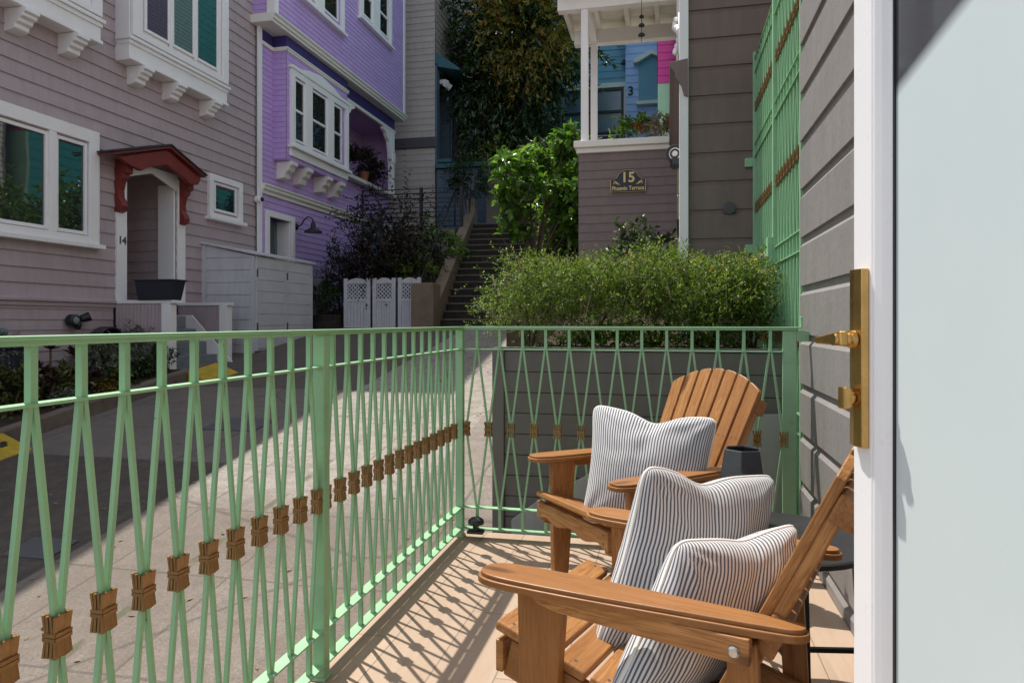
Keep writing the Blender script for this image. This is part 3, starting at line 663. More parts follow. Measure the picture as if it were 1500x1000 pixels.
# ------------------------------------------------------------------ ticking pillows
def pillow(label, TL, TR, BR, BL, size, thick, chop=.0, chx=0.0, pinch=.07, seed=1, flip=1, sag=0):
    r = random.Random(seed); n = 44
    ctr = (TL+TR+BR+BL)/4; nn = (TR-TL).cross(BL-TL).normalized()*flip
    t = thing('pillow', label, 'pillow', (ctr.x, ctr.y, min(BL.z, BR.z)), 0, 'striped throw pillows')
    folds = [(r.uniform(-1, 1), r.uniform(-1, 1), r.uniform(0, math.pi), r.uniform(.10, .2), r.uniform(.25, .6), r.uniform(.4, 1)*r.choice((-1, 1))) for _ in range(13)]
    crn = [(-1, -1, 5), (1, -1, 6), (1, 1, 5), (-1, 1, 7)]
    def pos(s, v, side):
        rc = .075*(abs(s)*abs(v))**9; a = s*(1-pinch*(1-v*v)-rc); b = v*(1-pinch*(1-s*s)-rc)
        b -= chop*math.exp(-((s-chx)/.30)**2)*max(0, (b+1)/2)**2.2
        e = max(0.0, (1-s*s)*(1-v*v)); h = thick*(e**.40)*(1+.10*math.sin(2.3*s+1+seed)*math.cos(1.9*v+seed))
        w = 0
        for (cx, cy, an, wd, ln, am) in folds:
            dx, dy = s-cx, v-cy; p = dx*math.cos(an)+dy*math.sin(an); q_ = -dx*math.sin(an)+dy*math.cos(an)
            w += am*math.exp(-(p/wd)**2-(q_/ln)**2)*math.sin(p/wd*2.2)
        for (cx, cy, kf) in crn:
            d = math.hypot(s-cx, v-cy); ang = math.atan2(v-cy, s-cx); w += 1.0*math.sin(ang*kf*2+cx+seed)*math.exp(-(d/.55)**2)*min(1, d*4)
        w += 1.1*math.exp(-((s-chx)/.07)**2)*math.exp(-((v-.75)/.45)**2)*(-1 if chop else 0)
        h += .0045*w*min(1, e*5)
        A = (1+a)/2; Bv = (1+b)/2
        P = BL*(1-A)*(1-Bv)+BR*A*(1-Bv)+TR*A*Bv+TL*(1-A)*Bv
        bow = sag*(1-s*s)
        return P+nn*(side*h+bow)
    m = MB()
    for side in (1, -1):
        vs = []; gs = []; ua = [0.0]; pv = pos(-1, 0, side)
        for i in range(1, n+1):
            q_ = pos(math.sin((i/n-.5)*math.pi), 0, side); ua.append(ua[-1]+(q_-pv).length); pv = q_
        for j in range(n+1):
            for i in range(n+1):
                s = math.sin((i/n-.5)*math.pi); v = math.sin((j/n-.5)*math.pi)
                vs.append(pos(s, v, side)); wv = .0015*math.sin(v*9+seed)
                gs.append((ua[i]+wv, (v+1)/2*size, side*.1))
        m.add(vs, [(j*(n+1)+i, j*(n+1)+i+1, (j+1)*(n+1)+i+1, (j+1)*(n+1)+i) for j in range(n) for i in range(n)], gs)
    wbuild(m, 'cover', M['stripe'], t, smooth=True)
    loop = []
    for k in range(4*40):
        e, f = divmod(k, 40); q_ = math.sin((f/40-.5)*math.pi)
        s, v = ((q_, -1), (1, q_), (-q_, 1), (-1, -q_))[e]; loop.append(pos(s, v, 0))
    loop.append(loop[0]); wbuild(MB().tube(loop, .0042, 8, cap=False), 'piping', M['piping'], t, smooth=True)
    return t
pillow('striped pillow with a dented top on the chair by the hedge end', at(868, 590, 2.97), at(1054, 611, 2.72), at(1030, 795, 2.60), at(850, 765, 2.78), .50, .088, .17, .05, pinch=.09, seed=3)
pillow('taller striped pillow leaning in the middle of the nearest chair', at(943, 678, 1.74), at(1136, 694, 2.05), at(1085, 915, 1.93), at(864, 962, 1.66), .50, .088, .13, -.15, pinch=.09, seed=8)
pillow('lowest striped pillow, tucked between the chair back and the taller pillow', at(990, 790, 1.545), at(1170, 764, 1.775), at(1085, 985, 1.69), at(880, 1052, 1.42), .50, .085, .07, .1, pinch=.09, seed=5)

# ------------------------------------------------------------------ side table, vase, solar lamp
tb = thing('side_table', 'round black metal side table between the two wooden chairs', 'table', (.31, 2.19, 0))
m = MB().lathe((0, 0, .445), [(.001, 0), (.255, 0), (.262, .004), (.262, .016), (.257, .02), (.001, .02)], 40); m.build('tabletop', M['black'], tb, smooth=False)
for a in (-80, 10, 100, 190):
    x, y = .225*math.cos(rad(a)), .225*math.sin(rad(a)); MB().bar((x, y, .445), (x*1.12, y*1.12, 0), .016, .016).build('leg', M['black'], tb, bevel=.002)
for a in (-80, 10):
    x, y = .238*math.cos(rad(a)), .238*math.sin(rad(a)); zz = .145 if a < 0 else .1285
    MB().bar((x, y, zz), (-x, -y, zz), .014, .014).build('crossbar', M['black'], tb, bevel=.002)
vs_ = thing('vase', 'faceted charcoal ceramic vase on the black side table', 'vase', (.225, 2.28, .4652), .35)
MB().lathe((0, 0, 0), [(.062, 0), (.084, .085), (.080, .115), (.060, .232), (.057, .235), (.053, .232), (.068, .10), (.03, .02)], 6).build('body', M['ceramic'], vs_, bevel=.003)
sl = thing('solar_light', 'small black solar light clipped low on the front railing', 'lamp', (-.944, 3.412, .047))
m = MB().lathe((0, 0, .030), [(.040, 0), (.041, .010), (.036, .022), (.024, .030), (.001, .033)], 18); m.build('dome', M['blackplastic'], sl, smooth=False)
m = MB().box(-.042, .042, -.026, .016, -.016, -.002); m.box(-.012, .012, -.02, .012, -.002, .031); m.build('base_plate', M['blackplastic'], sl, bevel=.003)
# ================================================================== GROUND
ys = [-40, 13.4, 70]
m = MB(); vs = []
for y in ys:
    for x in (-45, 30): vs.append((x, y, street_z(y)))
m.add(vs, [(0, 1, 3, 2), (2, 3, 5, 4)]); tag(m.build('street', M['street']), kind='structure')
m = MB().prism([(-.95, 5.21, -1), (.2, 5.21, -1), (.2, 8.4, -1), (-.95, 8.4, -1)], [(-.95, 5.21, .9), (.2, 5.21, .9), (.2, 8.4, 1.35), (-.95, 8.4, 1.35)])
m.prism([(-1.1, 8.45, -1), (.2, 8.45, -1), (.2, 17, -1), (-2.5, 17, -1), (-2.4, 10.4, -1)], [(-1.1, 8.45, 1.5), (.2, 8.45, 1.5), (.2, 17, 2.9), (-2.5, 17, 2.9), (-2.4, 10.4, 1.8)])
tag(m.build('garden_terrace', M['soil']), kind='structure')
m = MB().prism([(-9, 17.2, -1), (6, 17.2, -1), (6, 60, -1), (-9, 60, -1)], [(-9, 17.2, 3.38), (6, 17.2, 3.38), (6, 60, 7), (-9, 60, 7)])
tag(m.build('hillside', M['soil']), kind='structure')
def bedz(y): return street_z(y)+.15
m = MB().prism([(-7.84, 2.4, -1.2), (-6.62, 2.4, -1.2), (-6.62, 8.63, -1), (-7.84, 8.63, -1)], [(-7.84, 2.4, bedz(2.4)), (-6.62, 2.4, bedz(2.4)), (-6.62, 8.63, bedz(8.63)), (-7.84, 8.63, bedz(8.63))])
tag(m.build('planting_bed', M['soil']), kind='structure')
m = MB().prism([(-6.62, 2.4, -1.2), (-6.48, 2.4, -1.2), (-6.48, 9.0, -1), (-6.62, 9.0, -1)], [(-6.62, 2.4, bedz(2.4)+.02), (-6.48, 2.4, bedz(2.4)+.02), (-6.48, 9.0, bedz(9)+.02), (-6.62, 9.0, bedz(9)+.02)])
tag(m.build('kerb', M['kerb'], bevel=.02), kind='structure')

# ================================================================== HOUSE 14
X14 = -7.8; P14 = XP(X14)
h14 = thing('taupe_house', 'taupe clapboard house with red door hood and white window boxes at far left', 'house', (X14, 8.5, .3))
def window_unit(par, P, a0, a1, z0, z1, fr, d, lights, sill=True, pane=M['glass'], trim=M['white'], head=0, sash=None):
    """surround + panes; lights = list of (a0,a1,z0,z1)"""
    m = MB()
    us = sorted(lights); cuts = []
    m.pbox(P, a0, a0+fr, z0, z1, 0.004, d); m.pbox(P, a1-fr, a1, z0, z1, 0.004, d)
    m.pbox(P, a0+fr, a1-fr, z1-fr, z1, 0.004, d-.003); m.pbox(P, a0+fr, a1-fr, z0, z0+fr*.6, .004, d-.003)
    if sill: m.pbox(P, a0-.05, a1+.05, z0-.06, z0-.0005, .0, d+.06)
    if head: m.pbox(P, a0-.04, a1+.04, z1+.0005, z1+head, 0, d+.04)
    w = wbuild(m, 'window', trim, par, bevel=.006)
    for i, L in enumerate(us):
        pn = pane[i] if isinstance(pane, (list, tuple)) else pane
        b = MB(); f = .045
        b.pbox(P, L[0]-f, L[0], L[2]-f, L[3]+f, .006, d*.62); b.pbox(P, L[1], L[1]+f, L[2]-f, L[3]+f, .006, d*.62); b.pbox(P, L[0], L[1], L[3], L[3]+f, .006, d*.62-.002); b.pbox(P, L[0], L[1], L[2]-f, L[2], .006, d*.62-.002)
        if sash:
            for zs in sash: b.pbox(P, L[0], L[1], zs-.025, zs+.025, .006, d*.62+.008)
        if i < len(us)-1 and us[i+1][0]-L[1] > .1: b.pbox(P, L[1]+f+.0005, us[i+1][0]-f-.0005, z0+fr*.6, z1-fr, .004, d-.006)
        wbuild(b, 'sash', trim, w, bevel=.004)
        g = MB(); g.pbox(P, L[0], L[1], L[2], L[3], .008, .02); wbuild(g, 'pane', pn, w)
    return w
hole14 = (8.85, 9.95, 1.42, 3.45)
wbuild(MB().siding(P14, 2.6, 12.24, 1.39, 9.05, .193, .020, holes=[hole14]), 'wall', M['taupe'], h14)
wbuild(MB().siding(P14, 2.6, 8.63, -.9, 1.36, .135, .012), 'base_wall', M['taupe'], h14)
wbuild(MB().siding(P14, 10.02, 12.24, -.349, 1.39, .193, .020), 'base_wall', M['taupe'], h14)
wbuild(MB().pextr(P14, [(0, 1.30), (.03, 1.30), (.03, 1.345), (.06, 1.36), (.06, 1.388), (0, 1.42)], 2.6, 8.84), 'ledge', M['taupe'], h14)
m = MB().box(-16, X14-1.3, 2.6, 12.24, -1, 9.05).box(X14-1.3, X14-.02, 2.55, 2.6, -1, 9.05).box(X14-1.3, X14-.02, 2.6, 8.8, 8.9, 9.05); wbuild(m, 'core_wall', M['taupe'], h14)
wbuild(MB().box(-16.4, -7.5, 2.3, 12.25, 9.14, 9.33), 'roof', M['roofing'], h14, bevel=.02)
# entry recess
m = MB().siding(YP(9.952), X14-1.3, X14, 1.39, 3.46, .172, .014); m.siding(Pl((0, 8.848), (1, 0), (0, 1)), X14-1.3, X14, 1.39, 3.46, .172, .014); m.box(X14-1.3, X14-1.29, 8.85, 9.95, 1.39, 3.5); m.box(X14-1.3, X14-.001, 8.84, 9.96, 3.46, 3.5)
wbuild(m, 'entry_recess', M['taupe'], h14)
m = MB().pbox(P14, 8.66, 8.85, 1.40, 3.4, .004, .045); m.pbox(P14, 9.955, 10.13, 1.40, 3.4, .004, .045); m.box(X14-.30, X14-.0, 9.905, 9.945, 1.40, 3.3)
m.pprism(P14, [(8.85, 3.22), (9.38, 3.38), (9.955, 3.20), (9.955, 3.47), (8.85, 3.47)], .004, .04)
wbuild(m, 'door_surround', M['white'], h14, bevel=.004)
text('house_number', '14', .155, M['charcoal'], h14, P14.p(8.755, 2.27, .047), (0, 1, 0), (0, 0, 1), .004, bold=.004)
hood = MB(); hood.pprism(P14, [(8.40, 3.40), (9.38, 3.73), (10.18, 3.44), (10.11, 3.33), (9.90, 3.30), (9.80, 3.36), (9.38, 3.50), (8.97, 3.37), (8.86, 3.30), (8.62, 3.33)], .22, .30)
for y in (8.645, 9.98):
    hood.pextr(P14, [(.001, 2.68), (.05, 2.67), (.12, 2.70), (.145, 2.76), (.12, 2.83), (.075, 2.90), (.07, 3.0), (.10, 3.12), (.16, 3.17), (.16, 3.22), (.215, 3.235), (.215, 3.40), (.001, 3.42)], y, y+.13)
hd = wbuild(hood, 'door_hood', M['red'], h14, bevel=.008)
m = MB(); m.pprism(P14, [(8.27, 3.43), (9.38, 3.785), (10.22, 3.49), (10.22, 3.465), (9.38, 3.745), (8.27, 3.40)], .0, .36); wbuild(m, 'hood_fascia', M['red'], hd, bevel=.004)
m = MB(); m.pprism(P14, [(8.25, 3.452), (9.38, 3.815), (10.24, 3.512), (10.24, 3.495), (9.38, 3.79), (8.25, 3.435)], .0, .38); wbuild(m, 'hood_roof', M['roofing'], hd)
# windows
PB = XP(-7.55)
window_unit(h14, P14, 6.25, 8.31, 2.16, 3.72, .17, .075, [(6.52, 7.46, 2.32, 3.48), (7.66, 8.08, 2.32, 3.48)])
window_unit(h14, P14, 10.73, 11.70, 2.93, 3.67, .11, .07, [(10.93, 11.50, 3.08, 3.50)])
def boxwin(a0, a1, lights, panes, brk):
    b = MB().box(X14, -7.552, a0, a1, 4.86, 7.2); w0 = wbuild(b, 'window_box', M['white'], h14, bevel=.006)
    m = MB().pbox(PB, a0-.04, a1+.04, 5.15, 5.20, -.2, .05); m.pbox(PB, a0-.015, a1+.015, 5.09, 5.1495, -.2, .02); m.pbox(PB, a0-.02, a1+.02, 4.866, 4.92, .0005, .02)
    wbuild(m, 'window_apron', M['white'], w0, bevel=.006)
    window_unit(w0, PB, a0+.02, a1-.02, 5.22, 7.1, .15, .05, lights, sill=False, pane=panes)
    for y in brk:
        m = MB(); m.pextr(P14, [(0, 4.855), (.33, 4.855), (.33, 4.80), (.29, 4.785), (.285, 4.75), (.23, 4.73), (.22, 4.69), (.17, 4.67), (.165, 4.62), (.12, 4.60), (.03, 4.585), (0, 4.585)], y-.1, y+.1); wbuild(m, 'bracket', M['white'], w0, bevel=.008)
boxwin(8.66, 10.95, [(8.98, 9.42, 5.42, 6.9), (9.56, 10.0, 5.42, 6.9), (10.13, 10.62, 5.42, 6.9)], [paint('plum_blind', (.085,.025,.07), .3, .05, 2, .02, 40, .8), paint('sage_blind', (.12,.16,.155), .3, .05, 2, .02, 40, .8), M['glass']], (8.98, 9.72, 10.62))
boxwin(5.7, 8.14, [(6.1, 6.9, 5.42, 6.9), (7.1, 7.72, 5.42, 6.9)], [M['glass'], paint('plum_blind_two', (.085,.025,.07), .3, .05, 2, .02, 40, .8)], (6.3, 7.02, 7.78))
# horizontal blind slats in the box window
m = MB()
for (a0, a1, mt_) in ((8.98, 9.42, 0), (9.56, 10.0, 1)):
    for k in range(24): m.pbox(PB, a0+.005, a1-.005, 5.44+.06*k, 5.445+.06*k, .0202, .023)
wbuild(m, 'blind_slats', M['charcoal'], h14)
# porch: side walls, posts, steps
for y, zb in ((8.66, .0), (9.97, .2)):
    pw = MB(); pc = MB(); pp_ = MB()
    pw.box(-7.78, -7.0, y, y+.08, zb-.4, 1.355)
    for k in range(13): pw.box(-7.77+.06*k, -7.725+.06*k, y-.006, y-.0005, zb-.4, 1.35)
    pc.box(-7.78, -6.82, y-.025, y+.105, 1.3555, 1.40); pp_.box(-7.0, -6.86, y-.03, y+.11, zb-.4, 1.355)
    wbuild(pw, 'porch_wall', M['taupe'], h14); wbuild(pc, 'porch_cap', M['white'], h14, bevel=.004); wbuild(pp_, 'porch_post', M['white'], h14, bevel=.004)
m = MB().box(-8.95, -7.74, 8.745, 9.865, .2, 1.385)
for k in range(5): m.box(-7.74+.19*k, -7.55+.19*k, 8.745, 9.865, 0, 1.385-.2*(k+1))
wbuild(m, 'porch_steps', M['slatepanel'], h14, bevel=.006)
m = MB().pprism(Pl((0, 9.9), (1, 0), (0, -1)), [(-7.0, .3), (-6.62, .3), (-6.62, .36), (-7.45, 1.20), (-7.78, 1.20), (-7.78, 1.02)], 0, .03); wbuild(m, 'stair_skirt', M['white'], h14)

# things at the taupe house
o = thing('planter_box', 'dark navy tapered planter box standing on the porch wall cap', 'planter', (-7.05, 8.72, 1.40))
MB().prism([(-.32, -.11, 0), (.22, -.11, 0), (.22, .11, 0), (-.32, .11, 0)], [(-.35, -.14, .27), (.27, -.14, .27), (.27, .14, .27), (-.35, .14, .27)]).box(-.365, .285, -.155, .155, .2705, .292).build('box', M['navybox'], o, bevel=.006)
MB().box(-.33, .25, -.12, .12, .27, .2935).build('soil', M['soil'], o)
o = thing('flood_light', 'black twin flood light on the low taupe wall beside the hose reel', 'lamp', (-7.78, 7.86, 1.09))
m = MB().lathe((.0, 0, .02), [(.075, 0), (.085, .02), (.085, .09), (.06, .11)], 18, (1, 0, 0)); m.build('base', M['black'], o)
MB().lathe((.11, 0, .02), [(.05, 0), (.04, .012), (.001, .02)], 18, (1, 0, 0)).build('lens', M['slatepanel'], o)
MB().lathe((.03, .12, .03), [(.02, 0), (.05, .03), (.065, .13), (.06, .14)], 16, (.6, .7, .35)).build('lamp_head', M['black'], o)
MB().lathe((.06, .06, -.09), [(.04, 0), (.045, .06), (.03, .09)], 14, (.3, 0, 1)).build('sensor', M['black'], o)
o = thing('security_camera', 'small white dome camera at the seam between taupe and lavender houses', 'camera', (-7.7, 12.16, 3.45))
MB().lathe((-.08, 0, 0), [(.05, 0), (.065, .03), (.065, .10), (.05, .13)], 16, (1, 0, 0)).build('body', M['white'], o, smooth=False); MB().lathe((.05, .02, 0), [(.045, 0), (.04, .03), (.001, .045)], 14, (1, .1, 0)).build('lens', M['black'], o)
o = thing('hose_reel', 'round black hose reel with coiled hose against the low taupe wall', 'hose reel', (-7.5, 8.2, bedz(8.2)))
m = MB()
for k in range(24): pass
for k in range(5): m.tube([(.0+.035*k-.08, .25*math.cos(a*math.pi/12), .40+.25*math.sin(a*math.pi/12)) for a in range(25)], .019, 8, False)
m.build('hose', M['black'], o, smooth=True)
m = MB().lathe((-.12, 0, .44), [(.2, 0), (.2, .015), (.001, .016)], 28, (1, 0, 0)).bar((-.1, -.25, .0), (-.1, -.02, .44), .03, .03).bar((-.1, .25, 0), (-.1, .02, .44), .03, .03).bar((.08, -.25, 0), (.08, -.02, .44), .03, .03).bar((.08, .25, 0), (.08, .02, .44), .03, .03); m.build('frame', M['black'], o)
o = thing('utility_box', 'dark blue utility box on a post among the succulents', 'box', (-7.2, 6.5, bedz(6.5)))
MB().box(-.12, .12, -.15, .15, .22, .68).box(-.135, .135, -.165, .165, .6805, .72).build('case', M['navybox'], o, bevel=.012); MB().box(-.03, .03, -.03, .03, -.05, .22).build('leg', M['black'], o)
o = thing('vent_pipe', 'blue gray T shaped pipe standing against the low taupe wall', 'pipe', (-7.62, 6.68, bedz(6.68)))
MB().tube([(0, 0, -.1), (0, 0, .82)], .035, 12).tube([(0, -.17, .84), (0, .10, .84)], .05, 12).build('pipe', M['bluegray'], o, smooth=False)
# bed plants
G = 'succulents and shrubs in the bed below the taupe house'
def bp(px, py, X=-7.05): v = onX(px, py, X); return v
def bedshrub(px, py, r, mat, label, n, leaf, X=-7.05, name='bed_shrub', cat='plant', **k):
    v = bp(px, py, X); zb = bedz(v.y)
    return shrub(name, label, cat, (v.x, v.y, zb-.02), (v.x, v.y, max(v.z, zb+r*.6)), (r, r, r*.85), mat, n, leaf, group=G, big=True, **k)
bedshrub(76, 572, .24, M['leaf_olive'], 'olive green leafy succulent clump under the dark plum rosettes', 260, (.075, .034), k=6, L=.11, clumps=16)
bedshrub(10, 572, .2, M['leaf_olive'], 'olive green leafy clump beside the dark blue utility box', 160, (.075, .034), k=6, L=.11, clumps=12)
bedshrub(150, 535, .28, M['leaf_gray'], 'gray green bushy shrub in front of the hose reel', 420, (.05, .022), k=7, L=.15, clumps=22, X=-7.2)
bedshrub(205, 535, .32, M['leaf_gray'], 'gray green shrub against the vertical boards of the porch', 420, (.055, .024), k=7, L=.15, clumps=22, X=-7.25)
bedshrub(222, 548, .22, M['leaf_dark'], 'low dark green shrub at the foot of the porch post', 200, (.06, .03), k=6, L=.12, clumps=14, X=-6.9)
bedshrub(162, 572, .13, M['leaf_gold'], 'small golden leaved plant at the kerb', 110, (.06, .03), k=5, L=.08, clumps=8, X=-6.8)
bedshrub(98, 588, .14, M['leaf_gray'], 'low silvery ground plant spilling over the kerb', 140, (.04, .02), k=6, L=.08, clumps=10, X=-6.75, stems=2)
bedshrub(180, 578, .13, M['leaf_dark'], 'low dark ground plant at the kerb below the porch', 120, (.04, .02), k=6, L=.08, clumps=10, X=-6.75, stems=2)
bedshrub(5, 520, .22, M['leaf_gray'], 'pale gray branching plant at the left of the utility box', 150, (.045, .016), k=7, L=.2, clumps=12, X=-7.3)
for (px, py, hh, mat, lb, sp) in ((74, 520, .5, 'leaf_plum', 'tall dark plum rosette succulent', [(0, 0, .62, 1), (.12, .2, .55, 1), (.05, .34, .48, 1)]), (52, 545, .3, 'leaf_plum', 'low spreading dark plum rosette succulent', [(0, 0, .42, 1), (.1, -.14, .32, 1), (-.05, .16, .36, 1), (.16, .1, .28, 1)]), (116, 570, .3, 'leaf_plum', 'dark plum rosette cluster behind the kerb', [(0, 0, .26, 1), (.1, .16, .2, 1), (.02, -.17, .22, 1), (.14, -.05, .15, 1)])):
    v = bp(px, py, -7.0); rosettes('rosette_succulent', lb, 'plant', (v.x, v.y, bedz(v.y)), sp, M[mat], .15, group=G)
# yellow kerb ramps with lettering
def ramp(Y0, Y1, label, txt=None):
    zz = lambda y: street_z(y)
    o = thing('kerb_ramp', label, 'kerb ramp', (-6.3, (Y0+Y1)/2, zz((Y0+Y1)/2)))
    A = [(-6.478, Y0, zz(Y0)+.15), (-6.478, Y1, zz(Y1)+.15), (-6.12, Y1, zz(Y1)+.008), (-6.12, Y0, zz(Y0)+.008)]; Bm = [(x, y, z-.2) for x, y, z in A]
    wbuild(MB().prism(Bm, A), 'slab', M['yellow'], o, bevel=.01)
    if txt:
        nx = Vector((.142, 0, .358)).normalized(); xd = Vector((0, 1, .15)).normalized(); zd = nx.cross(xd).normalized()
        yc = (Y0+Y1)/2; c = Vector((-6.30, yc, zz(yc)+.008+.071+.0035+.004))
        text('lettering', txt, .10, M['black'], o, c+xd*.37, xd, zd, .0015, bold=.005, sx=1.0)
ramp(4.3, 5.74, 'yellow painted kerb ramp with black warning lettering', 'YOUR STEP'); ramp(8.50, 9.15, 'plain yellow painted kerb ramp before the porch steps')

# shed
sh = thing('storage_shed', 'white lean-to board shed between taupe and lavender houses', 'shed', (-7.3, 11.5, .6))
Ps, Pf = YP(10.6), XP(-6.78)
m = MB(); m.add([(-7.79, 10.6, .4), (-6.785, 10.6, .4), (-6.785, 10.6, 2.20), (-7.79, 10.6, 2.42)], [(0, 1, 2, 3)])
for k in range(10):
    z = .5+.21*k; zt_ = z+.205
    def xr(zz): return -6.85 if zz < 2.18 else -6.785-(zz-2.2)/.22*1.0
    if z < 2.2: m.prism([(-7.70, 10.599, z), (-6.86, 10.599, z), (-6.86, 10.599, min(zt_, 2.21)), (-7.70, 10.599, min(zt_, 2.39))], [(-7.70, 10.580, z), (-6.86, 10.580, z), (-6.86, 10.588, min(zt_, 2.21)), (-7.70, 10.588, min(zt_, 2.39))])
m.box(-7.79, -7.705, 10.575, 10.5985, .4, 2.40); m.box(-6.855, -6.785, 10.575, 10.5985, .4, 2.2)
wbuild(m, 'side_wall', M['shed'], sh, bevel=.003)
for (y0, y1) in ((10.605, 11.55), (11.56, 12.52)):
    m = MB().box(-6.80, -6.775, y0, y1, .6, 2.205)
    for k in range(8): m.box(-6.7745, -6.760, y0+.06, y1-.05, .64+.195*k, .64+.195*k+.188)
    m.box(-6.7745, -6.757, y0, y0+.055, .6, 2.205); m.box(-6.7745, -6.757, y1-.045, y1, .6, 2.205); dd = wbuild(m, 'door', M['shed'], sh, bevel=.003)
    m = MB()
    for z in (.95, 1.85): m.box(-6.7565, -6.75, y0+.005, y0+.045, z, z+.13)
    wbuild(m, 'hinge', M['charcoal'], dd)
wbuild(MB().prism([(-7.79, 10.54, 2.425), (-6.72, 10.54, 2.21), (-6.72, 12.56, 2.21), (-7.79, 12.56, 2.425)], [(-7.79, 10.54, 2.46), (-6.72, 10.54, 2.245), (-6.72, 12.56, 2.245), (-7.79, 12.56, 2.46)]), 'roof', M['shed'], sh, bevel=.004)

# ================================================================== LAVENDER HOUSE
XW, XB, XU = -7.75, -7.45, -7.35; PWl, PBl, PUl = XP(XW), XP(XB), XP(XU)
lv = thing('lavender_house', 'lavender clapboard house with dark purple band and overhanging upper floor', 'house', (XW, 15.5, .9))
def lb(mb, name, mat, par=lv, **k): return wbuild(mb, name, M[mat], par, **k)
doorh = (12.56, 13.40, .9, 3.22)
lb(MB().siding(PWl, 12.30, 18.75, .6, 3.62, .125, .012, holes=[doorh]), 'wall', 'lav')
lb(MB().siding(PWl, 12.30, 12.75, 3.75, 6.9, .105, .010).siding(PWl, 12.75, 18.75, 3.75, 4.62, .105, .010), 'wall', 'lav')
lb(MB().box(-16, -8.9, 12.3, 18.9, 0, 12.2).box(-8.9, XW-.015, 12.3, 15.43, 3.3, 12).box(-8.9, XU-.02, 12.12, 18.9, 6.95, 12).box(-8.9, XW-.015, 13.42, 18.75, .3, 4.6).box(-8.9, XW-.015, 12.3, 13.42, 3.24, 4.6).box(-8.9, XW-.4, 12.3, 13.42, .3, 3.24), 'core_wall', 'lav')
lb(MB().box(-16.3, -7.2, 12.1, 19.1, 12.05, 12.3), 'roof', 'roofing', bevel=.02)
# bay
lb(MB().siding(PBl, 12.73, 15.45, 4.36, 6.5, .105, .010), 'bay_wall', 'lav')
m = MB().siding(YP(12.731), XW, XB, 4.36, 6.5, .105, .010); m.box(XW, XB, 12.735, 15.45, 4.34, 4.36); m.siding(Pl((0, 15.449), (1, 0), (0, 1)), XW-1, XB, 4.36, 6.5, .105, .010)
lb(m, 'bay_wall', 'lav')
lb(MB().box(XW, XB+.012, 12.715, 15.46, 6.575, 6.83).box(XW-.3, XW+.012, 12.3, 12.714, 6.575, 6.83).box(XW-.05, -7.58, 15.4605, 18.75, 6.49, 6.80), 'band', 'purple')
m = MB(); m.pextr(PBl, [(-.2, 6.50), (.03, 6.50), (.03, 6.53), (.05, 6.545), (.05, 6.5745), (-.2, 6.5745)], 12.69, 15.48); m.box(XW, XW+.04, 12.3, 12.689, 6.50, 6.5745); m.box(XW, XB+.03, 12.695, 12.73, 6.5005, 6.574)
m.pextr(PUl, [(-.45, 6.80), (.02, 6.80), (.02, 6.84), (.06, 6.86), (.06, 6.90), (.10, 6.93), (.10, 6.96), (-.45, 6.96)], 12.02, 18.95)
m.box(-7.62, -7.54, 15.4625, 18.75, 6.41, 6.4895); lb(m, 'moulding', 'cream', bevel=.004)
lb(MB().siding(PUl, 12.12, 18.9, 6.97, 12.0, .105, .010), 'upper_wall', 'lav')
lb(MB().siding(YP(12.12), XW-.4, XU, 6.97, 12.0, .105, .010), 'upper_wall', 'lav')
lb(MB().pbox(PUl, 12.10, 12.24, 6.965, 12, .003, .03).pbox(PUl, 18.80, 18.92, 6.965, 12, .003, .03).box(XU-.14, XU+.029, 12.095, 12.118, 6.965, 12).box(XW, XW+.04, 12.17, 12.30, .5, 6.95), 'corner_board', 'white', bevel=.004)
lb(MB().pextr(PWl, [(0, 3.60), (.04, 3.60), (.04, 3.66), (.09, 3.69), (.09, 3.74), (.12, 3.76), (.12, 3.79), (0, 3.80)], 12.3, 18.75), 'belt_course', 'cream', bevel=.003)
for y in (12.98, 13.62, 14.52, 15.15):
    m = MB(); m.pextr(PWl, [(0, 4.335), (.36, 4.335), (.36, 4.26), (.30, 4.22), (.27, 4.15), (.20, 4.10), (.17, 4.0), (.0, 3.98)], y-.12, y+.12); lb(m, 'bracket', 'cream', bevel=.01)
# bay window with low pediment
w = window_unit(lv, PBl, 12.84, 15.42, 4.66, 6.20, .13, .07, [(13.03, 13.35, 4.82, 6.0), (13.73, 14.33, 4.82, 6.0), (14.72, 15.06, 4.82, 6.0)], sash=(5.40,))
m = MB(); m.pprism(PBl, [(12.80, 6.2005), (15.46, 6.2005), (15.46, 6.26), (14.95, 6.28), (14.6, 6.36), (14.05, 6.43), (13.5, 6.36), (13.2, 6.28), (12.80, 6.26)], .004, .09); wbuild(m, 'pediment', M['white'], w, bevel=.004); wbuild(MB().pbox(PBl, 12.84, 15.42, 4.44, 4.5995, .003, .05), 'apron', M['white'], w, bevel=.004)
window_unit(lv, PUl, 12.95, 15.0, 7.72, 9.5, .14, .07, [(13.3, 13.62, 7.92, 9.3), (14.08, 14.68, 7.92, 9.3)], sash=(8.9,))
window_unit(lv, PUl, 15.85, 17.85, 8.50, 10.2, .14, .07, [(16.1, 16.55, 8.68, 10.0), (17.1, 17.6, 8.68, 10.0)], sash=(9.15,))
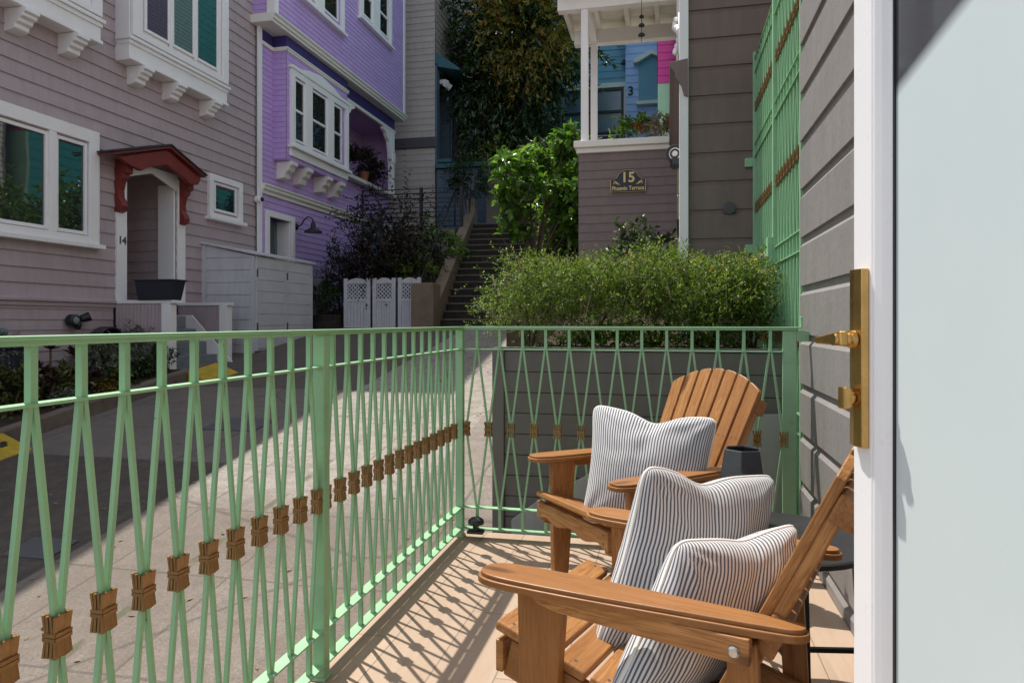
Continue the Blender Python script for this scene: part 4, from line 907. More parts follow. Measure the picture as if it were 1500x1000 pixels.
# street door
m = MB().pbox(PWl, 12.44, 12.56, .9, 3.30, .004, .05); m.pbox(PWl, 13.40, 13.52, .9, 3.30, .004, .05); m.pbox(PWl, 12.56, 13.40, 3.18, 3.30, .004, .047); m.box(XW-.3, XW, 13.36, 13.40, .9, 3.18); m.box(XW-.3, XW, 12.56, 12.6, .9, 3.18); lb(m, 'door_surround', 'white', bevel=.004)
dd = lb(MB().box(XW-.33, XW-.28, 12.56, 13.40, .9, 3.2), 'door', 'bluegray'); wbuild(MB().box(XW-.279, XW-.27, 12.72, 13.24, 1.9, 3.0), 'pane', M['glass'], dd)
# upper porch
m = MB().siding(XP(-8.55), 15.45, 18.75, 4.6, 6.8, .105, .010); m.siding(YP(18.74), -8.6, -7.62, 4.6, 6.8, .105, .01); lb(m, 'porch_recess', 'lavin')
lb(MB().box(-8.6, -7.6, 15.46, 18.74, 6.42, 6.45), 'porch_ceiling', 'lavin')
lb(MB().box(-7.72, -7.52, 15.465, 18.72, 4.6, 4.69), 'parapet_cap', 'cream', bevel=.005)
m = MB().box(-7.68, -7.54, 18.50, 18.66, 4.69, 6.409); m.box(-7.70, -7.52, 18.48, 18.68, 5.55, 5.84)
lb(m, 'porch_post', 'white', bevel=.006)
Pc = XP(-7.54)
for s, y in ((1, 15.47), (-1, 18.479)):
    m = MB().pprism(Pc, [(y, 6.405), (y+s*.62, 6.405), (y+s*.60, 6.33), (y+s*.42, 6.27), (y+s*.36, 6.18), (y+s*.22, 6.08), (y+s*.15, 5.85), (y+s*.09, 5.62), (y, 5.60)], -.10, .0); lb(m, 'corbel', 'white', bevel=.006)
o = thing('lantern', 'dark wall lantern inside the lavender upper porch', 'lamp', (-7.80, 15.75, 6.0))
MB().box(-.09, .09, -.09, .09, -.02, .0).prism([(-.14, -.14, .17), (.14, -.14, .17), (.14, .14, .17), (-.14, .14, .17)], [(-.03, -.03, .30), (.03, -.03, .30), (.03, .03, .30), (-.03, .03, .30)]).bar((0, 0, .3), (0, 0, .42), .015, .015).box(-.1, -.085, -.1, -.085, 0, .17).box(.085, .1, -.1, -.085, 0, .17).box(-.1, -.085, .085, .1, 0, .17).box(.085, .1, .085, .1, 0, .17).build('cage', M['black'], o)
MB().box(-.07, .07, -.07, .07, .001, .169).build('glass', paint('amber_glass', (.25,.17,.06), .2, .1, 5, 0, 40, .5), o)
o = thing('barn_light', 'black gooseneck barn light beside the lavender street door', 'lamp', (XW, 13.62, 3.12))
MB().lathe((0, 0, 0), [(.07, 0), (.07, .03), (.02, .05)], 16, (1, 0, 0)).build('mount', M['black'], o)
MB().tube([(.04, 0, 0), (.13, 0, .03), (.20, 0, .14), (.29, 0, .20), (.38, 0, .17), (.41, 0, .08)], .015, 8).build('arm', M['black'], o, smooth=True)
MB().lathe((.41, 0, -.12), [(.19, -.02), (.19, 0), (.12, .05), (.055, .09), (.05, .17), (.03, .21)], 20).build('shade', M['black'], o, smooth=False)
shrub('potted_plant', 'small dark leaved plant in a terracotta pot on the lavender porch parapet', 'plant', (-7.62, 16.75, 4.69), (-7.6, 16.85, 5.05), (.35, .8, .28), M['leaf_maple'], 260, (.11, .045), k=6, L=.2, clumps=14, stems=3, stemr=.01)
MB().lathe((0, 0, 0), [(.10, 0), (.14, .2), (.15, .2), (.15, .23), (.12, .23), (.10, .18)], 16).build('pot', M['terracotta'], D.objects['potted_plant'])
o = thing('gas_meter', 'gray gas meter and pipes on the lavender wall behind the shed', 'meter', (-7.6, 14.4, 1.1))
MB().box(-.1, .14, -.17, .17, .55, .95).build('case', M['slatepanel'], o, bevel=.04); MB().tube([(0, -.12, 0), (0, -.12, .5), (0, -.12, 1.15), (-.1, -.3, 1.2)], .025, 8).tube([(0, .12, .95), (0, .12, 1.25), (0, .30, 1.3), (0, .34, .1)], .028, 8).build('pipe', M['slatepanel'], o, smooth=True); MB().lathe((.1, .02, 1.0), [(.09, 0), (.1, .05), (.06, .1)], 14).build('regulator', M['chrome'], o)
o = thing('meter_cabinet', 'pale blue gray electric cabinet with conduit on the lavender wall corner', 'cabinet', (-7.5, 17.0, 1.6))
MB().box(-.2, .2, -.15, .25, .9, 2.1).box(.05, .3, -.14, -.10, 1.0, 1.7).build('case', M['bluegray'], o, bevel=.01); MB().tube([(0, 0, -.6), (0, 0, .9)], .09, 10).build('conduit', M['lav'], o, smooth=True)

# ================================================================== BEIGE HOUSE
bg = thing('beige_house', 'tall beige clapboard house behind the lavender one with slate blue entry', 'house', (-7.5, 20, 3))
def bb_(mb, name, mat, **k): return wbuild(mb, name, M[mat], bg, **k)
PY, PX_ = YP(20.0), XP(-6.8)
bb_(MB().siding(PY, -8.9, -6.8, 6.62, 14.5, .19, .014).siding(PY, -8.9, -6.8, 2.5, 6.28, .19, .014), 'wall', 'beige')
bb_(MB().siding(PX_, 20.0, 27, 2.5, 14.5, .19, .014, holes=[(20.25, 21.5, 5.9, 8.7)]), 'wall', 'beige')
bb_(MB().box(-14, -7.6, 20.03, 27, 2, 14.4).box(-7.6, -6.83, 21.6, 27, 2, 14.4).box(-7.6, -6.83, 20.03, 20.2, 2, 14.4).box(-14.2, -6.5, 19.8, 27.2, 14.5, 14.8), 'core_wall', 'beige')
bb_(MB().box(-8.9, -6.76, 19.94, 19.998, 6.3, 6.6), 'belt_course', 'charcoal', bevel=.01)
bb_(MB().box(-7.59, -6.82, 20.21, 20.24, 5.9, 8.7).box(-7.59, -6.82, 21.51, 21.59, 5.9, 8.7).box(-7.598, -7.57, 20.25, 21.5, 5.9, 8.7).box(-6.795, -6.74, 20.0, 20.245, 5.7, 8.8).box(-6.795, -6.74, 21.505, 21.75, 5.7, 8.8), 'entry_recess', 'slate')
m = MB().pextr(PX_, [(0, 8.75), (.10, 8.70), (.75, 8.55), (.75, 8.62), (.1, 9.1), (0, 9.1)], 20.0, 21.85); bb_(m, 'awning', 'tealtrim', bevel=.01); bb_(MB().box(-6.79, -6.3, 20.02, 21.3, 5.85, 5.95), 'door_sill', 'tealtrim', bevel=.01)
m = MB().siding(YP(19.95), -6.73, -5.1, 3.2, 5.62, .22, .012); m.box(-6.72, -5.1, 19.97, 20.2, 3.0, 5.6); wbuild(m, 'porch_wall', M['slate'], bg); wbuild(MB().box(-6.74, -5.0, 19.85, 20.3, 5.64, 5.78), 'porch_cap', M['tealtrim'], bg, bevel=.01)
o = thing('entry_light', 'white twin flood light under the teal awning', 'lamp', (-6.7, 20.4, 8.35))
for s in (-1, 1): MB().lathe((0.05, s*.12, 0), [(.05, 0), (.10, .1), (.11, .2), (.001, .21)], 14, (.6, s*.4, -.5)).build('lamp_head', M['white'], o)
MB().box(-.06, .05, -.1, .1, -.06, .06).build('base', M['white'], o)

# ================================================================== STAIRS AND WALLS
st = thing('garden_stairs', 'long dark concrete stairs climbing between garden walls', 'stairs', (-3.6, 13.4, .99))
nst = 16; run = .275; dx = -.118
def sx_(k): return -4.45+dx*run*k*1.0
m = MB(); ns = MB()
for k in range(nst):
    y0 = 13.45+run*k; z1 = .99+.165*(k+1); x0 = sx_(k)
    m.box(x0, x0+1.75, y0, y0+run+.002, .5, z1-.012); ns.box(x0, x0+1.75, y0-.018, y0+.03, z1-.032, z1)
    m.box(x0+.0, x0+1.75, y0+.0301, y0+run, z1-.0119, z1)
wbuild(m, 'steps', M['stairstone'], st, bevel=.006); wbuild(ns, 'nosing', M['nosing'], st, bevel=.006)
zt_ = .99+.165*nst; yt_ = 13.45+run*nst
m = MB().box(sx_(nst), sx_(nst)+1.75, yt_, yt_+1.3, 1, zt_)
for k in range(9): m.box(sx_(nst)-.1, sx_(nst)+1.6, yt_+1.3+.28*k, yt_+1.58+.28*k, 1, zt_+.165*(k+1))
wbuild(m, 'landing', M['stairstone'], st, bevel=.006)
m = MB(); x0, x1 = sx_(0), sx_(nst)
A = [(x0-.26, 13.40, .5), (x0-.005, 13.40, .5), (x1-.005, yt_, 1.5), (x1-.26, yt_, 1.5)]; Bm = [(x0-.26, 13.40, 1.55), (x0-.005, 13.40, 1.55), (x1-.005, yt_, zt_+.35), (x1-.26, yt_, zt_+.35)]
wbuild(m.prism(A, Bm), 'cheek_wall', M['stucco'], st, bevel=.02)
wbuild(MB().box(-4.90, -4.44, 12.95, 13.398, .5, 1.85), 'pier', M['stucco'], st, bevel=.02)
m = MB(); x1r = sx_(nst)+1.75
A = [(sx_(0)+1.755, 13.40, .5), (sx_(0)+1.95, 13.40, .5), (x1r+.2, yt_, 1.5), (x1r+.005, yt_, 1.5)]; Bm = [(a, b, c+q) for (a, b, c), q in zip(A, (1.05, 1.05, zt_-1.15, zt_-1.15))]
wbuild(m.prism(A, Bm), 'cheek_wall', M['nosing'], st, bevel=.02)
m = MB().box(-5.22, -4.98, yt_+.02, yt_+.3, 3.0, 4.35); m.box(-4.97, -4.60, 19.0, 19.3, 3.3, 5.1); wbuild(m, 'pier', M['cork'], st, bevel=.02)
m = MB(); hl = [Vector((x0-.5, 13.6, 1.9)), Vector((x1-.42, yt_-.3, zt_+.95))]
m.tube(hl, .028, 8)
for f in (.05, .5, .95): p = hl[0].lerp(hl[1], f); m.tube([p, p-Vector((0, 0, .9))], .02, 8)
wbuild(m, 'handrail', M['black'], st, smooth=True)
rw = thing('retaining_wall', 'weathered board retaining wall behind the purple maple', 'wall', (-6.4, 17, 1))
wbuild(MB().siding(YP(17.0), -7.72, -5.25, 1.0, 3.45, .2, .012), 'wall', M['cork'], rw)
wbuild(MB().box(-7.72, -5.25, 17.01, 17.18, 0.8, 3.44), 'core_wall', M['cork'], rw)
wbuild(MB().prism([(-7.7, 13.5, .2), (-4.72, 13.5, .2), (-5.2, 16.99, .2), (-7.7, 16.99, .2)], [(-7.7, 13.5, 1.05), (-4.72, 13.5, 1.05), (-5.2, 16.99, 1.7), (-7.7, 16.99, 1.7)]), 'yard', M['soil'], rw)
wbuild(MB().box(-7.3, -6.50, 12.98, 13.25, .6, 1.24).box(-7.3, -6.5, 12.75, 12.978, .6, 1.09), 'timber_edge', M['stairstone'], rw, bevel=.01)
uw = thing('terrace_wall', 'dim board terrace wall at the top of the stairs under the tall tree', 'wall', (-4.4, 23.6, 4.2))
wbuild(MB().siding(YP(23.6), -6.7, -3.3, 3.6, 7.6, .22, .012).box(-6.7, -3.3, 23.62, 23.9, 3.4, 7.6), 'wall', M['cork'], uw)
mf = thing('metal_fence', 'black metal rail fence on top of the board retaining wall', 'fence', (-6.4, 16.95, 3.45))
for px in (530, 617, 676): x = onY(px, 300, 16.95).x; wbuild(MB().box(x-.035, x+.035, 16.92, 16.99, 3.42, 4.50), 'post', M['black'], mf)
m = MB()
for k in range(9): m.box(-7.70, -5.02, 16.93, 16.955, 3.50+.12*k, 3.522+.12*k)
wbuild(m, 'rails', M['black'], mf)
lf = thing('lattice_fence', 'white three panel screen fence with lattice tops by the stair foot', 'fence', (-5.6, 13.2, .97))
PL = YP(13.2); fx = [onY(p, 450, 13.2).x for p in (503, 545, 582, 619)]
for i in range(3):
    a0, a1 = fx[i]+.02, fx[i+1]-.03; m = MB()
    m.pbox(PL, a0, a0+.08, .97, 1.97, -.02, .03); m.pbox(PL, a1-.08, a1, .97, 1.97, -.02, .03); m.pbox(PL, a0+.08, a1-.08, 1.50, 1.56, -.015, .025)
    n = 8; m.pprism(PL, [(a0+.08, 1.86)]+[(a1-.08, 1.86)]+[(a1-.08-(a1-a0-.16)*j/n, 1.915+.06*math.sin(math.pi*j/n)) for j in range(n+1)], -.015, .025)
    for k in range(6):
        w_ = (a1-a0-.16)/6; m.pbox(PL, a0+.0805+w_*k, a0+.0765+w_*(k+1), 1.0, 1.4995, -.006, .012)
    m.pbox(PL, a0+.08, a1-.08, .97, 1.0, -.014, .024)
    wbuild(m, 'panel', M['shed'], lf, bevel=.003)
    m = MB(); w_, h_ = a1-a0-.16, .30; b0x, b0z = a0+.08, 1.56
    for s in (1, -1):
        c = -h_
        while c < w_:
            p = [(c, 0), (c+h_, h_)]; u0, u1 = max(0, c), min(w_, c+h_)
            if u1-u0 > .03:
                z0_, z1_ = (u0-c), (u1-c)
                q0, q1 = (u0, u1) if s > 0 else (w_-u0, w_-u1)
                m.bar(PL.p(b0x+q0, b0z+z0_, .004+.004*s), PL.p(b0x+q1, b0z+z1_, .004+.004*s), .022, .007, (0, 1, 0))
            c += .082
    wbuild(m, 'lattice', M['shed'], lf)

# ================================================================== PLANTER, HOUSE 15
pl = thing('garden_planter', 'dark gray board planter wall just beyond the front railing', 'planter', (-.1, 4.2, -.5))
PP = YP(3.98)
m = MB()
for k in range(13): m.pbox(PP, -.93, .62, .925-.12*(k+1), .925-.12*k-.004, -.02, 0)
wbuild(m, 'boards', M['planter'], pl, bevel=.002)
wbuild(MB().box(-1.0, -.9305, 3.965, 4.06, -.8, .94).box(-.99, .62, 3.97, 4.05, .9255, .945), 'trim', M['planter'], pl, bevel=.003)
wbuild(MB().box(-.985, .62, 4.001, 4.04, -.8, .92).box(-.985, -.93, 4.06, 5.2, -.8, .92).box(-.985, .62, 5.15, 5.2, -.8, .92), 'core_wall', M['planter'], pl)
wbuild(MB().box(-.92, .60, 4.06, 5.14, .5, .90), 'soil', M['soil'], pl)
q = [onY(a, b, 3.97) for a, b in ((750, 760), (790, 731), (870, 690), (1030, 608), (1150, 606))]
wbuild(MB().pprism(PP, [(v.x, v.z) for v in q]+[(.62, -.8), (q[0].x, -.8)], .0005, .03), 'base', M['planter_base'], pl, bevel=.004)

h15 = thing('brown_house', 'brown board house with cream trimmed porch above the hedge', 'house', (.4, 7, 1))
def hb(mb, name, mat, **k): return wbuild(mb, name, M[mat], h15, **k)
hb(MB().siding(YP(5.75), .155, 1.4, -.6+.09, 8.5, .226, 0, groove=groove_prof), 'wall', 'brownwall')
hb(MB().siding(XP(.15, -1), 5.76, 14.0, -.6, 8.5, .14, .010), 'side_wall', 'cream')
hb(MB().box(.17, 4, 5.78, 14, -.6, 8.5).box(.1, 4.2, 5.7, 14, 8.5, 8.7), 'core_wall', 'brownwall')
hb(MB().box(.085, .155, 5.71, 5.80, -.6, 8.5), 'corner_board', 'white', bevel=.004)
hb(MB().pextr(XP(.15, -1), [(0, 2.86), (.03, 2.87), (.05, 2.95), (.10, 3.02), (.10, 3.06), (.14, 3.10), (.14, 3.14), (0, 3.16)], 5.69, 8.2), 'cornice', 'brownside', bevel=.004)
hb(MB().pbox(XP(.15, -1), 8.0, 8.16, 3.3, 8.0, .012, .06).pbox(XP(.15, -1), 6.4, 6.5, 3.2, 8, .012, .05).pbox(XP(.15, -1), 7.4, 7.75, 3.16, 3.5, .012, .11), 'pilaster', 'cream', bevel=.006)
m = MB()
for j in range(26):
    t_ = j/25; y = 7.6+.07*math.sin(t_*9); z = 3.92+.36*t_; r = .022+.022*math.sin(t_*math.pi)+.010*math.sin(j*2.3); m.lathe((.10-.03*math.cos(t_*7), y, z-r), [(.001, 0), (r*.8, r*.4), (r, r), (r*.8, r*1.6), (.001, r*2)], 8)
m.pbox(XP(.15, -1), 7.5, 7.72, 3.88, 4.3, .012, .05); hb(m, 'carved_ornament', 'white', smooth=True)
m = MB().lathe((.465, 5.75, 1.98), [(.048, 0), (.048, .02), (.03, .022), (.001, .022)], 18, (0, -1, 0)); hb(m, 'vent', 'charcoal')
m = MB()
for z in (1.62, 2.29): m.box(.58, .66, 5.715, 5.75, z, z+.07)
hb(m, 'gate_strike', 'green', bevel=.006)
hb(MB().box(.585, .625, 5.72, 5.75, 1.42, 1.52), 'door_bell', 'white', bevel=.005)
# porch
Pq = YP(8.4)
hb(MB().siding(Pq, -1.05, .10, .9, 3.10, .105, .009), 'parapet', 'brownside')
hb(MB().siding(XP(-1.05, -1), 8.4, 9.6, .9, 3.10, .105, .009).box(-1.045, .1, 8.405, 8.5, .9, 3.1).box(-1.045, -.95, 8.5, 9.6, .9, 3.1), 'parapet', 'brownside')
hb(MB().box(-1.10, .10, 8.32, 8.52, 3.16, 3.24).box(-1.075, .10, 8.36, 8.50, 3.1005, 3.1595).box(-1.10, -.93, 8.5205, 9.6, 3.16, 3.24).box(-1.04, .1, 9.45, 9.6, 3.16, 3.23), 'parapet_cap', 'cream', bevel=.008)
hb(MB().box(-1.04, .14, 8.5, 9.6, 2.2, 2.3), 'porch_floor', 'brownside')
for y in (8.42, 9.50): hb(MB().box(-1.02, -.935, y-.043, y+.043, 3.2405, 4.82), 'porch_post', 'white', bevel=.005)
hb(MB().box(-1.30, .12, 8.36, 8.48, 4.82, 5.0).box(-1.24, .12, 9.44, 9.56, 4.82, 5.0).box(-1.02, -.93, 8.4805, 9.4395, 4.84, 5.0), 'porch_beam', 'white', bevel=.005)
m = MB()
for x in (-1.28, -.90, -.52, -.14): m.box(x-.03, x+.03, 8.0, 9.75, 5.0005, 5.13)
hb(m, 'rafter', 'cream', bevel=.004)
m = MB()
for k in range(19): m.box(-1.34, .12, 7.95+.1*k, 8.045+.1*k, 5.131, 5.15)
hb(m, 'roof_deck', 'cream'); hb(MB().box(-1.38, .12, 7.9, 9.9, 5.152, 5.22), 'porch_roof', 'roofing', bevel=.01)
# address plaque
c = onY(920, 267, 8.37); pq = thing('address_plaque', 'black and gold arched house number plaque on the brown porch wall', 'sign', (c.x, 8.372, c.z))
def plq(s): 
    w, h = .205*s, .115*s
    return [(-w, -h), (w, -h), (w, .03*s), (w*.86, .03*s), (w*.66, .055*s)]+[(w*.60*math.cos(a), .055*s+.09*s*math.sin(a)) for a in [math.pi*j/14 for j in range(1, 14)]]+[(-w*.66, .055*s), (-w*.86, .03*s), (-w, .03*s)]
F0 = Pl((0, 0), (1, 0), (0, -1))
MB().pprism(F0, plq(1), 0, .014).build('rim', M['gold'], pq); MB().pprism(F0, plq(.97), .0142, .018).build('plate', M['black'], pq)
text('number', '15', .165, M['gold'], pq, (c.x, 8.372-.0185, c.z+.050), (1, 0, 0), (0, 0, 1), .001, bold=.0035)
text('street_name', 'Phoenix Terrace', .068, M['gold'], pq, (c.x, 8.372-.0185, c.z-.073), (1, 0, 0), (0, 0, 1), .001, bold=.0012, sx=.82)
m = MB()
for s in (-1, 1):
    for (a, b, r) in ((.135, -.005, .014), (.155, .008, .011), (.118, -.018, .010), (.165, -.012, .009), (.10, -.025, .007)): m.lathe((s*a, -.0181, b), [(r, 0), (r*.6, .002), (.001, .003)], 8, (0, -1, 0))
m.build('flower_ornament', M['gold'], pq)
o = thing('wall_light', 'round black spot light with cream lens at the brown house corner', 'lamp', (.085, 5.95, 2.42))
MB().lathe((-.03, -.02, .05), [(.03, .1), (.07, .06), (.078, 0), (.074, -.012)], 20, (.25, 1, .1)).build('housing', M['blackplastic'], o)
MB().lathe((-.03, -.0205, .05), [(.072, 0), (.072, .008), (.05, .009), (.048, .014), (.025, .014), (.022, .02), (.001, .021)], 20, (-.25, -1, -.1)).build('lens', M['cream'], o)
MB().lathe((-.03, -.0215, .05), [(.062, .0085), (.060, .0095), (.056, .0095), (.054, .0088)], 20, (-.25, -1, -.1)).lathe((-.03, -.0215, .05), [(.040, .0145), (.038, .016), (.032, .016), (.030, .015)], 20, (-.25, -1, -.1)).build('ring', M['blackplastic'], o)
MB().lathe((-.02, .0, -.07), [(.035, 0), (.055, .03), (.05, .08)], 14, (0, 0, 1)).build('sensor', M['blackplastic'], o); MB().box(-.02, .075, .06, .12, -.03, .09).build('bracket', M['blackplastic'], o)
c = onY(940, 30, 8.30); o = thing('wind_chime', 'dark hanging chime of small bells under the cream porch roof', 'wind chime', (c.x, 8.25, 4.3))
MB().tube([(0, 0, .02), (0, 0, .84)], .004, 6).build('cord', M['black'], o)
for z, r in ((.30, .028), (.20, .036), (.09, .04)): MB().lathe((0, 0, z), [(r, 0), (r*.9, .02), (r*.3, .035)], 12).build('bell', M['black'], o)
for px, lab, mt, r in ((934, 'red flowering plant behind the porch parapet cap', 'leaf_bright', .16), (972, 'dry brown potted plant behind the porch parapet cap', 'dryleaf', .15)):
    c = onY(px, 200, 8.62); shrub('porch_plant', lab, 'plant', (c.x, 8.66, 3.0), (c.x, 8.66, 3.36), (r*1.3, .1, .14), M[mt], 90, (.085, .032), k=6, L=.12, clumps=10, stems=3, stemr=.008)
    if mt == 'leaf_bright':
        P, d, _ = ell_points(40, (0, 0, .44), (.18, .1, .05), .3, 5, .2); tag(leaf_mesh('flowers', M['flower_red'], D.objects['porch_plant'], P, d+np.array([0, 0, .6]), .05, .035), kind='stuff')
    MB().lathe((0, 0, 0), [(.08, .0), (.11, .22), (.09, .22)], 14).build('pot', M['terracotta'], [q for q in D.objects if q.get('label') == lab][0])

# ================================================================== FAR HOUSES
bh = thing('blue_house', 'blue clapboard house far up the hill with black framed window and gabled doorway', 'house', (-2, 26, 5))
PF = YP(26.0); gx = lambda p: onY(p, 100, 26.0).x; gz = lambda y: onY(900, y, 26.0).z
def fb(mb, name, mat, par=bh, **k): return wbuild(mb, name, M[mat], par, **k)
fb(MB().siding(PF, gx(770), gx(917), gz(125), 14, .26, .02), 'wall', 'teal')
fb(MB().siding(YP(25.7), gx(917), gx(1000), 4, 14, .26, .02), 'wall', 'blue')
fb(MB().box(gx(770), gx(1000), 26.1, 34, 3, 14).box(gx(770), gx(917), 26.03, 26.1, 4, gz(125)).box(gx(770)-.3, gx(1000)+.3, 25.3, 34, 14, 14.4).box(gx(917)-.0, gx(917)+.1, 25.71, 26.1, 4, 14), 'core_wall', 'blue')
w = fb(MB().box(gx(800), gx(917), 25.93, 26.03, gz(129), gz(122)).box(gx(914), gx(917), 25.94, 26.03, gz(210), gz(129.2)).box(gx(800), gx(917), 25.92, 26.03, gz(206), gz(198)), 'window', 'cream', bevel=.01)
wbuild(MB().box(gx(818), gx(913), 25.99, 26.02, gz(197), gz(130)), 'pane', paint('far_window_pane', (.16,.22,.27), .15, .1, 1, 0, 40, .8), w)
m = MB()
for y in (131.5, 164, 195): m.box(gx(816), gx(913), 25.93, 25.985, gz(y)-.045, gz(y)+.045)
for p in (817, 866, 911.5): m.box(gx(p)-.04, gx(p)+.04, 25.94, 25.984, gz(195), gz(131))
wbuild(m, 'sash', M['black'], w)
fb(MB().box(gx(800), gx(917), 25.9, 26.02, gz(204.5), gz(199.5)), 'band', 'purple')
pz = gz(186); px0, px1 = gx(823), gx(841)
ps = MB().box(px0, px1, 25.955, 25.982, gz(193), gz(181)); wbuild(ps, 'poster', M['cream'], w)
text('poster_lettering', 'Guild', .28, M['black'], w, ((px0+px1)/2, 25.95, gz(185)), (1, 0, 0), (0, 0, 1), .002, bold=.012, sx=.72)
text('poster_lettering', 'II', .18, M['red'], w, ((px0+px1)/2+.06, 25.95, gz(190)), (1, 0, 0), (0, 0, 1), .002, bold=.01)
d_ = fb(MB().box(gx(936), gx(963), 25.64, 25.72, gz(158), gz(92)), 'entry_recess', 'teal')
P2 = YP(25.7); m = MB(); m.pprism(P2, [(gx(929), gz(103)), (gx(929), gz(98)), (gx(955), gz(86)), (gx(968), gz(93)), (gx(968), gz(98)), (gx(955), gz(92)), (gx(936), gz(102))], .0, .3); m.box(gx(933), gx(966), 25.45, 25.69, gz(162), gz(157)); m.box(gx(905), gx(917), 25.5, 25.7, gz(75), gz(68)); m.box(gx(914), gx(1000), 25.6, 25.69, gz(198), gz(188))
fb(m, 'door_hood', 'cream', bevel=.01)
text('house_number', '3', .45, M['navybox'], bh, (gx(924.5), 25.67, gz(140)), (1, 0, 0), (0, 0, 1), .004, bold=.01)
o = thing('porch_lamp', 'small dark wall lamp on the far blue house', 'lamp', (gx(914.5), 25.9, gz(95)))
MB().lathe((0, -.12, -.08), [(.12, 0), (.06, .12), (.02, .16)], 12).build('shade', M['black'], o); MB().bar((0, .1, .1), (0, -.12, .07), .03, .03).build('arm', M['black'], o)
ah = thing('aqua_house', 'aqua house with magenta and mint panels behind the cream porch', 'house', (1, 14.2, 2))
xa = onY(963.5, 100, 14.2).x; za = lambda y: onY(970, y, 14.2).z
wbuild(MB().siding(YP(14.2), xa, 3, za(122), za(40), .15, .012), 'wall', M['magenta'], ah); wbuild(MB().box(xa, 3, 14.21, 14.3, 2.5, za(122)), 'wall', M['mint'], ah)
wbuild(MB().siding(XP(xa, -1), 14.3, 25.5, 2.5, za(122), .24, .005).siding(XP(xa, -1), 14.3, 25.5, za(63)+.2, 13, .24, .005), 'side_wall', M['aqua'], ah); wbuild(MB().siding(XP(xa, -1), 14.2, 25.5, za(122), za(63)+.2, .15, .012), 'side_wall', M['magenta'], ah)
wbuild(MB().box(xa+.02, 5, 14.31, 25.5, 2, 12.9).box(xa-.1, 5, 14.1, 25.5, 13, 13.3), 'core_wall', M['aqua'], ah)

# ================================================================== PLANTING
hg = thing('hedge', 'long feathery green hedge growing in the gray planter', 'hedge', (-.2, 4.55, .9))
n = 10500; cx_ = rng.uniform(-.80, .82, 84); cc = np.stack([cx_, rng.uniform(-.42, .42, 84), rng.uniform(.22, .47, 84)+.035*np.sin(cx_*9)-.10*(cx_ < -.66)-.04*(cx_ > .7)], 1)
i = rng.integers(0, 84, n); P = cc[i]+rng.normal(0, 1, (n, 3))*np.array([.10, .095, .075]); P[:, 2] = np.clip(P[:, 2], .13, .53+.04*np.sin(P[:, 0]*8+1)+.05*rng.random(n)); dd = norm(P-np.array([0, 0, .15]))*.5+rng.normal(0, .6, (n, 3))+np.array([0, -.1, .5])
keep = P[:, 0] < .75; P, dd = P[keep], dd[keep]; n = len(P)
p, d = twigs(n, P, dd, .10*rng.uniform(.5, 1.5, n), 9, .85, .2); leaf_mesh('foliage', M['leaf_hedge'], hg, p, d, .026, .0085, fold=.1)
m = MB()
for k_ in rng.integers(0, n, 700):
    a_ = Vector(P[k_]); b_ = Vector(norm(dd[k_:k_+1])[0]); m.tube([a_-b_*.09-Vector((0, 0, .03)), a_, a_+b_*.09], [.0022, .0016, .0008], 3, False)
tag(m.build('twigs', M['palebark'], hg, fixn=False), kind='stuff')
nt_ = 90; P2_ = np.stack([rng.uniform(-.82, .78, nt_), rng.uniform(-.45, .3, nt_), rng.uniform(.45, .55, nt_)], 1); d2 = np.stack([rng.normal(0, .35, nt_), rng.normal(0, .35, nt_), np.ones(nt_)], 1); L2 = rng.uniform(.06, .17, nt_)
p, d = twigs(nt_, P2_, d2, L2, 7, .8, .1); tag(leaf_mesh('seed_heads', M['dryleaf'], hg, p, d, .016, .007), kind='stuff')
m = MB()
for a, b, l in zip(P2_, norm(d2), L2): m.tube([Vector(a)-Vector(b)*.1, Vector(a)+Vector(b)*float(l)], .0012, 3, False)
for x in (-.70, -.3, .12, .48, .7):
    for s in (-1, 0, 1): m.tube([(x, .0, -.05), (x+.04*s, .02, .12), (x+.16*s, -.1+.1*s, .32), (x+.22*s, .1*s, .5)], [.013, .011, .008, .003], 6)
m.build('stem', M['bark'], hg, smooth=True)
P, d, _ = ell_points(26, (.55, -.2, .5), (.35, .2, .1), .2); tag(leaf_mesh('flowers', M['flower_yel'], hg, P, d, .03, .024), kind='stuff')
shrub('low_hedge', 'low bright green hedge strip under the feathery hedge', 'hedge', (-.25, 4.2, .88), (-.25, 4.2, .95), (.60, .12, .10), M['leaf_box'], 900, (.024, .014), k=6, L=.06, clumps=60, stems=0, jitter=.18, shell=.2, big=False)
cb = at(782, 300, 11.0)
o = thing('citrus_shrub', 'bright green glossy leaved shrub beside the stairs and brown wall', 'shrub', (cb.x, cb.y, 1.6)); Ps = []; Ds = []
blobs = [(738, 262, 10.9, .24, .22), (726, 240, 10.8, .10, .1), (790, 228, 11.1, .26, .24), (806, 208, 11.0, .12, .14), (830, 235, 11.3, .22, .26), (766, 290, 10.8, .25, .2), (812, 285, 11.0, .3, .27), (716, 345, 10.9, .13, .1), (812, 330, 11.2, .26, .2), (835, 310, 11.4, .2, .25), (755, 245, 11.2, .2, .14), (840, 355, 11.3, .2, .2)]
for (px, py, t, rx, rz_) in blobs:
    bc = at(px+20, py+4, t)-Vector((cb.x, cb.y, 1.6)); k = int(640*rx*rz_)+8
    q_, d, _ = ell_points(k, bc, (rx, rx, rz_), .35, max(3, k//9), .25); d = d*np.array([1, 1, .6])+np.array([0, 0, .55])
    p, d = twigs(k, q_, d, .2*rng.uniform(.6, 1.4, k), 7, .85, .2); Ps.append(p); Ds.append(d)
leaf_mesh('foliage', M['leaf_bright'], o, np.concatenate(Ps), np.concatenate(Ds), .165, .072, droop=.22, big=True)
m = MB()
